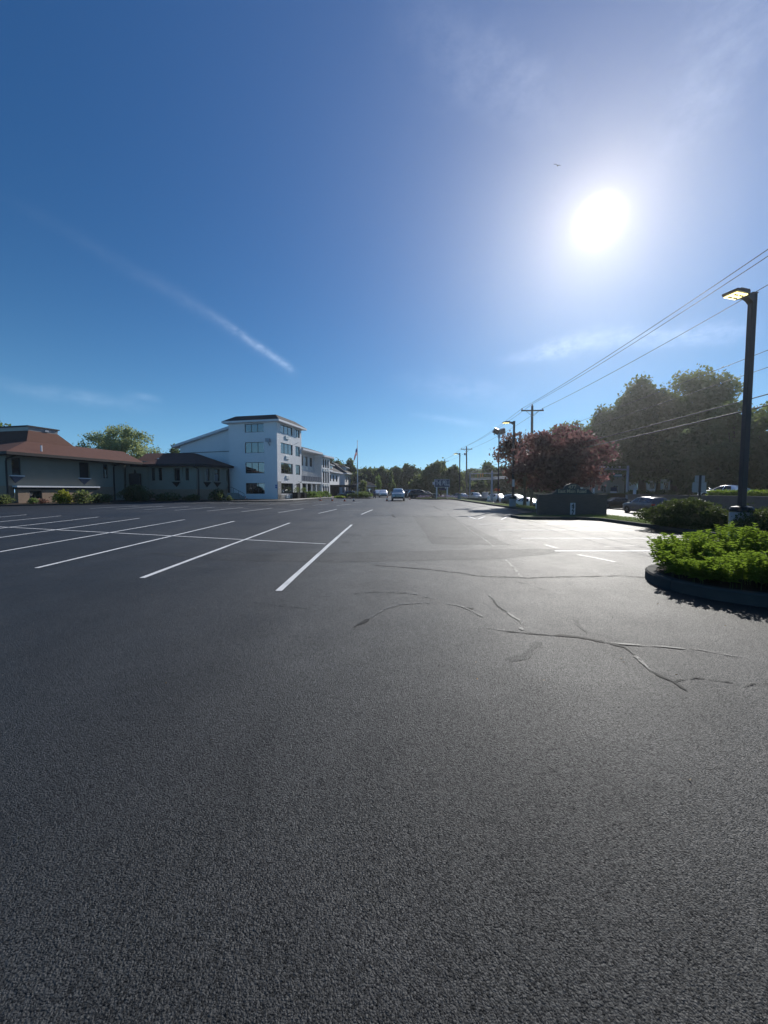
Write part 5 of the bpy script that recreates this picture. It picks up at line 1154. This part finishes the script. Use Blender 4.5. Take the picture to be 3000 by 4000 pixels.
util(1, 'nearest wooden utility pole rising behind the red maple'); util(2, 'leaning wooden utility pole beside the distant lamp post'); util(3, 'farthest wooden utility pole above the clump behind the sign')
def wire(label, offs, rad, mat, sag=.45, start=-1, end=4, zs=None, name='overhead_wire'):
    pts = []
    nodes = []
    for i in range(len(PO)):
        nodes.append(Vector((PO[i][0] + offs[0], PO[i][1], (PZ[i] if zs is None else zs[i]) + offs[1])))
    nodes = [nodes[0] + (nodes[0] - nodes[1])] + nodes; nodes = nodes[(0 if start < 0 else start):end + 1]
    for a, b in zip(nodes, nodes[1:]):
        for k in range(14):
            f = k / 14; q = a.lerp(b, f); q.z -= sag * 4 * f * (1 - f); pts.append(q)
    pts.append(nodes[-1]); mb = MB(); mb.tube(pts, rad, 8, 0); o = mb.build(name, mat, None, smooth=True)
    return tag(o, label, 'wire', 'wires strung along the utility poles')
wire('thin wire on the left insulator of the pole crossarms', (-1.15, -.3), .016, M_WIRE)
wire('thin topmost wire on the pole tops', (0, .2), .016, M_WIRE)
wire('thin wire on the right insulator of the pole crossarms', (1.15, -.3), .016, M_WIRE)
zc = lambda z: [z, z, z + .3, z + .5, z + .5]
wire('upper of two middle wires crossing the big trees', (.1, 0), .013, M_WIRE, .25, end=2, zs=zc(7.55))
wire('lower of two middle wires crossing the big trees', (.1, 0), .013, M_WIRE, .25, end=2, zs=zc(6.85))
wire('upper thick cable sloping past the near lamp post', (-.05, 0), .023, M_CABLE, .3, end=3, zs=zc(5.75), name='overhead_cable')
wire('lower thick shiny cable sloping past the near lamp post', (-.05, 0), .029, M_CABLE, .3, end=3, zs=zc(5.3), name='overhead_cable')

# ------------------------------------------------------------------ traffic signals
def signal_head(parent, p, mat=M_AMBER, s=1.0):
    mb = MB()
    mb.box(p[0] - .17 * s, p[0] + .17 * s, p[1] - .12, p[1] + .1, p[2] - .5 * s, p[2] + .5 * s)
    for k in (-1, 0, 1): mb.lathe([(.13 * s, 0), (.14 * s, .2)], 10, Matrix.Translation((p[0], p[1] - .12, p[2] + k * .32 * s)) @ Matrix.Rotation(R(90), 4, 'X'))
    return mb.build('signal_head', mat, parent, bevel=.02)
def mast(label, px, D, ytop, reach, arms, heads, g=ZR, ped=None, sign=None):
    p = pd(px, D, g); h = hgt(ytop, D) - g; t_ = thing('traffic_signal', label, 'traffic signal', p, 0, 'traffic signals at the crossing')
    MB().lathe([(.26, -.05), (.26, .15), (.2, .2), (.17, h), (.0, h + .02)], 14).build('pole', M_STEEL, t_, smooth=False)
    for z in arms:
        mb = MB(); mb.tube([(0, 0, h - z), (reach * .5, 0, h - z + .12), (reach, 0, h - z + .16)], [.12, .09, .06], 8); mb.build('mast_arm', M_STEEL, t_)
    for r in heads: signal_head(t_, (r[0], -.1, h + r[1]), M_AMBER if len(r) < 3 else r[2])
    if ped: mb = MB(); mb.box(ped[0] - .22, ped[0] + .22, -.3, .0, ped[1] - .25, ped[1] + .25); mb.box(ped[0] * .3, ped[0], -.12, -.08, ped[1] - .04, ped[1] + .04); mb.box(ped[0] + .3, ped[0] + .62, -.25, 0, ped[1] - .2, ped[1] + .2); mb.build('pedestrian_signal', M_ORANGE, t_, bevel=.02)
    if sign: 
        mb = MB(); mb.box(sign[0], sign[1], -.16, -.12, h + sign[2], h + sign[3]); sg = mb.build('street_sign', M_GREENSIGN, t_)
        mb = MB()
        for k in range(7): mb.box(sign[0] + .15 + .17 * k, sign[0] + .26 + .17 * k, -.165, -.16, h + sign[2] + .12, h + sign[3] - .12)
        mb.build('sign_lettering', M_SIGNTEXT, sg)
    return t_
mast('tall grey signal post with mast arm right of the brick sign', 2450, 60, 1820, -5.6, [.62], [(-4.1, -.85), (-5.6, -.85)], ZR, sign=(-2.3, -1.0, -1.75, -1.25))
mast('thick grey signal post carrying an orange pedestrian signal near the maple', 1921, 68, 1840, 3.2, [1.2, 1.45], [], ZR, ped=(.75, 2.4))
mast('distant grey signal post with long double mast arm', 1835, 100, 1848, 7.6, [.2, 1.45, 1.8], [(2.0, -.7), (2.7, -.6), (3.3, -.5)], ZR, ped=(.5, 2.2))
p = pd(1895, 72, -.2); cb = thing('utility_cabinet', 'grey metal utility cabinet between the two signal posts', 'cabinet', p)
mb = MB(); mb.box(-.52, .52, -.35, .35, 0, 1.35); mb.box(-.56, .56, -.39, .39, 1.35, 1.42); mb.build('body', M_STEEL, cb, bevel=.02); MB().box(-.42, .42, -.37, -.355, .12, 1.22).build('door', M_STEEL, cb)
p = pd(1909, 58, .0); mk = thing('marker_post', 'small pale round topped marker on the verge beside the signal post', 'marker', p)
MB().lathe([(.0, -.1), (.19, -.1), (.2, .55), (.17, .7), (.1, .78), (.0, .8)], 14).build('post', M_TRIMWHITE, mk, smooth=True)
MB().lathe([(.0, -.1), (.42, -.1), (.36, .1), (.2, .2), (.0, .22)], 14, Matrix.Translation((-.2, -1.0, 0))).build('footing', M_BASE, mk, smooth=True)
p0, p1 = pd(1825, 66, 0), pd(1900, 62, 0)
sw = thing('low_stone_wall', 'low dark stone wall along the verge before the cabinet', 'wall', p0); dv = Vector(p1) - Vector(p0)
sw.rotation_euler = (0, 0, math.atan2(dv.y, dv.x)); MB().box(0, dv.length, 0, .4, -.4, .28).build('stones', M_STONECAP, sw); MB().box(-.04, dv.length + .04, -.04, .44, .281, .36).build('coping', M_WALK, sw)

# ------------------------------------------------------------------ lettering
def text_mb(s, size, xscale=1.0, depth=.02, bold=0.0):
    cu = bpy.data.curves.new('lettering', 'FONT'); cu.body = s; cu.size = size; cu.align_x = 'CENTER'; cu.align_y = 'CENTER'; cu.extrude = depth / 2; cu.offset = bold
    ob = bpy.data.objects.new('lettering', cu); C.objects.link(ob)
    me = bpy.data.meshes.new_from_object(ob.evaluated_get(bpy.context.evaluated_depsgraph_get()))
    mb = MB(); mb.add([(v.co.x * xscale, -v.co.z, v.co.y) for v in me.vertices], [tuple(pl.vertices) for pl in me.polygons])
    bpy.data.objects.remove(ob); bpy.data.meshes.remove(me); return mb
def shift(mb, x, y, z): mb.v = [(a + x, b + y, c + z) for a, b, c in mb.v]; return mb
# ------------------------------------------------------------------ the hotel name sign
D = 70.0; cS = P(1727, 1888, D); hs_ = thing('hotel_sign', 'navy hotel name sign on two white posts above the lavender', 'sign', (cS.x, D, .1))
zt, zb_ = P(1727, 1873.5, D).z - .1, P(1727, 1902, D).z - .1; wS = wid(56, D)
MB().box(-wS / 2, wS / 2, -.15, .15, zb_, zt).build('sign_face', M_NAVY, hs_, bevel=.02)
mb = MB()
for a, b, c, d in ((-wS / 2 - .04, wS / 2 + .04, zt, zt + .06), (-wS / 2 - .04, wS / 2 + .04, zb_ - .06, zb_), (-wS / 2 - .06, -wS / 2, zb_ - .06, zt + .06), (wS / 2, wS / 2 + .06, zb_ - .06, zt + .06)): mb.box(a, b, -.18, .18, c, d)
mb.build('sign_frame', M_SIGNTEXT, hs_)
shift(text_mb('THE PELL', 1.25, .50, .03, .02), 0, -.165, (zt + zb_) / 2).build('lettering', M_SIGNTEXT, hs_, fix=False)
MB().box(-.55, .8, -.1, .1, zb_ - .62, zb_ - .12).build('lower_panel', M_NAVY, hs_)
for x in (-.98, .95): MB().box(x - .11, x + .11, -.11, .11, -.1, zb_).build('post', M_TRIMWHITE, hs_)
MB().box(-wS / 2 - .42, -wS / 2 - .08, -.06, .06, (zt + zb_) / 2 - .25, (zt + zb_) / 2 + .25).build('side_plate', M_SIGNTEXT, hs_)
for x in (.55, .88): MB().lathe([(.0, -.12), (.1, -.08), (.1, .06), (.0, .1)], 10, Matrix.Translation((x, -.45, zb_ - .18))).build('spotlight', M_ALU, hs_)
# ------------------------------------------------------------------ the brick entrance sign
D = 23.3; x0, x1 = P(2103, 1950, D).x, P(2364, 1950, D).x; xc = (x0 + x1) / 2
bs = thing('entrance_sign', 'wide dark brick entrance sign wall with arched wooden top', 'sign', (xc, D, .12)); hw = (x1 - x0) / 2
zt = P(2200, 1931, D).z - .12
MB().box(-hw, hw, -.2, .25, -.2, zt - .1).build('brick_wall', M_SIGNBRICK, bs)
MB().box(-hw - .04, hw + .04, -.24, .29, zt - .1, zt).build('coping', M_SIGNBRICK, bs)
ax0, ax1 = P(2172, 1950, D).x - xc, P(2299, 1950, D).x - xc; ac = P(2232, 1950, D).x - xc
zs_, za_ = P(2200, 1911, D).z - .12, P(2232, 1889, D).z - .12
pr = [(ax0 - .6, zt), (ax0 - .25, zt + .05), (ax0 - .05, zt + .2), (ax0, zs_), (ac - .5, zs_)]
pr += [(ac + .5 * math.cos(R(170 - 160 * k / 14)), zs_ + (za_ - zs_) * math.sin(R(170 - 160 * k / 14))) for k in range(15)] + [(ac + .5, zs_), (ax1, zs_), (ax1 + .05, zt + .2), (ax1 + .25, zt + .05), (ax1 + .6, zt)]
mb = MB(); mb.loft([[Vector((x, y, z)) for x, z in pr] for y in (-.06, .08)]); mb.build('sign_board', M_SIGNWOOD, bs)
rim = [(x, z) for x, z in pr]; mb = MB()
mb.loft([[Vector((x + (x - ac) * e, y, z + .03 * (1 if i else 1))) for i, (x, z) in enumerate(pr)] for y, e in ((-.075, .02), (-.061, .02))], closed=False, caps=False)
shift(text_mb('East Main Road', .30, .92, .02, .004), ac, -.075, (zs_ + zt) / 2 + .03).build('lettering', M_GOLD, bs, fix=False)
shift(text_mb('477', .32, 1.0, .02, .006), ac, -.075, zs_ + .13).build('lettering', M_GOLD, bs, fix=False)
nz0, nz1 = P(2230, 2021, D).z - .12, P(2230, 1964, D).z - .12; nx0, nx1 = P(2221, 1990, D).x - xc, P(2239.5, 1990, D).x - xc
pl = MB().box(nx0, nx1, -.235, -.203, max(.02, nz0), nz1).build('number_plate', M_SIGNTEXT, bs)
for k, ch in enumerate('477'): shift(text_mb(ch, .33, .95, .02, .012), (nx0 + nx1) / 2, -.245, nz1 - .17 - k * (nz1 - max(.02, nz0) - .08) / 3).build('numeral', M_SIGNWOOD, pl, fix=False)
p = pd(2098, 25.0, .12); mp = thing('path_marker', 'small white plate on a stake at the left end of brick sign', 'sign', p)
MB().box(-.02, .02, -.02, .02, 0, .8).build('stake', M_STEEL, mp); MB().box(-.09, .09, -.04, -.021, .3, .85).build('plate', M_ALU, mp)
# ------------------------------------------------------------------ road sign seen from behind
D = 21.5; cS = P(2733, 1900, D); rs = thing('road_sign', 'back of two stacked road sign plates on one steel post', 'road sign', (cS.x, D, ZR))
z = lambda py: P(2733, py, D).z - ZR; w_ = lambda px: wid(px, D)
MB().box(-.045, .045, -.05, .01, 0, z(1856)).build('post', M_LAMPPOLE, rs)
def plate(mb, a, b, c, d, r=.05):
    pts = []
    for cx_, cz_, a0 in ((b - r, d - r, 0), (a + r, d - r, 90), (a + r, c + r, 180), (b - r, c + r, 270)):
        pts += [(cx_ + r * math.cos(R(a0 + 30 * k)), cz_ + r * math.sin(R(a0 + 30 * k))) for k in range(4)]
    mb.loft([[Vector((x, y, z_)) for x, z_ in pts] for y in (.011, .018)]); return mb
plate(MB(), -w_(19.5), w_(19.5), z(1883), z(1857.5), .03).build('upper_plate', M_SIGNBACK, rs)
plate(MB(), -w_(28), w_(27), z(1923.5), z(1883.6), .06).build('lower_plate', M_SIGNBACK, rs)
for px, D, lab, yt, yb, wp in ((2479, 47, 'narrow white vertical board standing across the road', 1908, 1943, 11), (2319, 50, 'narrow white vertical sign seen over the brick sign', 1908, 1932, 6.5)):
    cS = P(px, 1920, D); vs_ = thing('vertical_sign', lab, 'sign', (cS.x, D, ZR + .1 if px > 2400 else ZR)); z0 = vs_.location.z
    MB().box(-.04, .04, .03, .1, 0, P(px, yt, D).z - z0).build('post', M_STEEL, vs_); bd = MB().box(-wid(wp, D) / 2, wid(wp, D) / 2, -.03, .029, P(px, yb, D).z - z0, P(px, yt, D).z - z0).build('board', M_SIGNTEXT, vs_)
    MB().box(-wid(wp, D) * .3, wid(wp, D) * .3, -.04, -.031, P(px, yb - 9, D).z - z0, P(px, yb - 5, D).z - z0).add([], []).build('marking', M_GREENSIGN, bd)
D = 70; cS = P(2397, 1918, D); bsn = thing('business_sign', 'dark blue sign with pale lower strip on posts near tan house', 'sign', (cS.x, D, .0)); z = lambda py: P(2397, py, D).z
MB().box(-.55, .55, -.06, .06, z(1919), z(1903)).build('board', M_NAVY, bsn); MB().box(-.55, .55, -.06, .06, z(1926), z(1919.5)).build('strip', M_SIGNTEXT, bsn)
for x in (-.45, .45): MB().box(x - .05, x + .05, -.05, .05, 0, z(1926)).build('post', M_LAMPPOLE, bsn)
p = P(2960, 1950, 24); st = thing('verge_post', 'slim pale post on the verge right of the near lamp post', 'post', (P(2914, 1960, 20).x, 20, ZR)); MB().tube([(0, 0, 0), (.02, 0, 1.6)], .03, 8).build('shaft', M_WOODPOLE, st)

# ------------------------------------------------------------------ cones
def cone(label, p, tilt=0, mat=None, s=1.0):
    t_ = thing('traffic_cone', label, 'traffic cone', p, random.uniform(0, 1), 'traffic cones in the car park'); mat = mat or M_ORANGE
    MB().box(-.19 * s, .19 * s, -.19 * s, .19 * s, 0, .04 * s).build('base', M_ORANGE if mat is M_ORANGE else M_BLACK, t_, bevel=.01)
    b_ = MB().lathe([(.14 * s, .04 * s), (.125 * s, .12 * s), (.035 * s, .70 * s), (.0, .71 * s)], 16).build('body', mat, t_, smooth=True)
    MB().lathe([(.105 * s, .27 * s), (.082 * s, .41 * s)], 16).build('reflective_band', M_ALU, b_)
for px, py, lab in ((959, 1954.5, 'orange cone beside the hotel steps in the shade'), (1252, 1956, 'orange cone nearest the border plants, left of the cone row'), (1297.5, 1956.5, 'orange cone in front of the end bay of the hotel'), (1346, 1958, 'orange cone in front of the flagpole hedge'), (1511.5, 1957, 'orange cone beside the silver pickup truck')): cone(lab, gp(px, py), s=.98)
cone('dark cone with grey body right of the cone row', gp(1382, 1958), mat=M_BLUETRIM, s=.85)
cone('small orange cone by the left tip of the sign bed', gp(1601, 1952), s=.7)

# ------------------------------------------------------------------ flag
fp = P(1397, 1940, 75.8); ft = P(1396, 1724, 75.8); fg = thing('flagpole', 'tall white flagpole rising from the rounded hedge', 'flagpole', (fp.x, 75.8, .1))
hF = ft.z - .1; MB().lathe([(.11, 0), (.10, hF * .5), (.05, hF), (.0, hF)], 12).build('pole', M_TRIMWHITE, fg, smooth=True)
MB().lathe([(.0, hF), (.09, hF + .06), (.09, hF + .12), (.0, hF + .18)], 10).build('finial', M_GOLD, fg)
M_FR, M_FW, M_FB = leaf_mat('flag_red', (.45, .03, .05), (.5, .04, .06), .5), leaf_mat('flag_white', (.7, .7, .7), (.75, .75, .75), .5), leaf_mat('flag_blue', (.03, .05, .2), (.04, .06, .22), .4)
mb = MB(); nu, nv = 26, 13; zt = P(1396, 1742, 75.8).z - .1; pts = []
for j in range(nv + 1):
    for i in range(nu + 1):
        u, v_ = i / nu, j / nv
        z = zt - 1.55 * v_ * (1 - .25 * u) - 2.0 * u ** .8; x = -.05 - .62 * math.sin(u * 2.2) * (.5 + .5 * v_) + .10 * math.sin(u * 16 + v_ * 2); y = -.1 + .16 * math.sin(u * 13 + 1 + v_)
        pts.append((x, y, z))
for j in range(nv):
    for i in range(nu): mb.f.append([j * (nu + 1) + i, j * (nu + 1) + i + 1, (j + 1) * (nu + 1) + i + 1, (j + 1) * (nu + 1) + i]); mb.m.append(2 if (i < nu * .4 and j < 7) else (0 if j % 2 == 0 else 1))
mb.v = pts; fo = mb.build('flag', [M_FR, M_FW, M_FB], None, smooth=True, fix=False); fo.location = (fp.x, 75.8, .1); tag(fo, 'limp red, white and blue striped flag hanging from the flagpole', 'flag')

# ------------------------------------------------------------------ person
def skin_mesh(pts, edges, rad, root, name, mat, parent, sub=2):
    me = bpy.data.meshes.new(name); me.from_pydata(pts, edges, []); o = bpy.data.objects.new(name, me); C.objects.link(o)
    sk = o.modifiers.new('skin', 'SKIN'); me.skin_vertices[0].data.foreach_set('radius', [v for r in rad for v in (r if hasattr(r, '__len__') else (r, r))])
    for i, sv in enumerate(me.skin_vertices[0].data): sv.use_root = (i == root)
    ss = o.modifiers.new('sub', 'SUBSURF'); ss.levels = ss.render_levels = sub
    nm = bpy.data.meshes.new_from_object(o.evaluated_get(bpy.context.evaluated_depsgraph_get())); nm.materials.clear(); nm.materials.append(mat)
    o.modifiers.clear(); o.data = nm; nm.polygons.foreach_set('use_smooth', [True] * len(nm.polygons)); o.parent = parent; return o
M_SKIN = plain('skin', (.45, .27, .19), .6, 0, .1, 8); M_SHIRT = plain('blue_shirt', (.05, .09, .24), .8, 0, .15, 8); M_TROUS = plain('dark_trousers', (.02, .02, .025), .85, 0, .2, 8); M_HAIR = plain('dark_hair', (.03, .022, .018), .7, 0, .2, 10)
pp = gp(1463, 1948); ps = thing('person', 'person walking in blue shirt and dark trousers by the hedge', 'person', pp, R(25))
J = [(0, 0, .92), (0, 0, 1.12), (0, -.01, 1.36), (0, -.02, 1.47), (0, -.03, 1.56), (0, -.04, 1.66), (.17, 0, 1.38), (.24, .08, 1.13), (.23, -.02, .9), (.23, -.06, .8), (-.17, 0, 1.38), (-.24, -.10, 1.14), (-.22, -.24, .94), (-.22, -.28, .85), (.10, 0, .88), (.11, -.16, .5), (.11, -.22, .09), (.11, -.36, .04), (-.10, 0, .88), (-.11, .10, .49), (-.11, .30, .13), (-.11, .22, .03)]
E_ = [(0, 1), (1, 2), (2, 3), (3, 4), (4, 5), (2, 6), (6, 7), (7, 8), (8, 9), (2, 10), (10, 11), (11, 12), (12, 13), (0, 14), (14, 15), (15, 16), (16, 17), (0, 18), (18, 19), (19, 20), (20, 21)]
rad = [(.15, .11), (.14, .10), (.15, .10), .055, .085, .075, .055, .042, .032, .03, .055, .042, .032, .03, .085, .06, .045, .04, .085, .06, .045, .04]
skin_mesh(J, E_, rad, 0, 'body', M_SKIN, ps)
sel = [0, 1, 2, 6, 7, 10, 11]; mp_ = {k: i for i, k in enumerate(sel)}
skin_mesh([J[k] for k in sel], [(mp_[a], mp_[b]) for a, b in E_ if a in mp_ and b in mp_], [(.175, .135) if k < 3 else .07 for k in sel], 0, 'shirt', M_SHIRT, ps)
sel = [0, 14, 15, 16, 18, 19, 20]; mp_ = {k: i for i, k in enumerate(sel)}
skin_mesh([J[k] for k in sel], [(mp_[a], mp_[b]) for a, b in E_ if a in mp_ and b in mp_], [(.165, .13), .105, .08, .07, .105, .08, .07], 0, 'trousers', M_TROUS, ps)
MB().lathe([(.0, -.02), (.095, .0), (.1, .05), (.075, .1), (.0, .125)], 14, Matrix.Translation((0, -.03, 1.62))).build('hair', M_HAIR, ps, smooth=True)
# ------------------------------------------------------------------ bird
bp = P(2177, 647, 55); mb = MB()
mb.loft([[Vector((x, r * math.cos(2 * PI * k / 8), r * math.sin(2 * PI * k / 8))) for k in range(8)] for x, r in ((-.34, .02), (-.2, .035), (-.05, .06), (.08, .055), (.16, .035), (.2, .03), (.25, .005))])
for s in (1, -1): mb.loft([[Vector((x0, s * y, z)), Vector((x1, s * y, z)), Vector((x1, s * y, z + .012)), Vector((x0, s * y, z + .012))] for x0, x1, y, z in ((-.06, .1, .04, .02), (-.02, .13, .22, .12), (-.12, .03, .42, .05), (-.2, -.17, .52, .0))])
bo = mb.build('bird', M_BLACK, None); bo.location = bp; bo.rotation_euler = (R(30), R(-15), R(60)); tag(bo, 'dark bird gliding in the sky left of the sun', 'bird')

sc = bpy.context.scene
sc.view_settings.view_transform = 'Standard'; sc.view_settings.look = 'None'; sc.view_settings.exposure = EXPO; sc.view_settings.gamma = 1
sc.cycles.max_bounces = 6; sc.cycles.transparent_max_bounces = 4
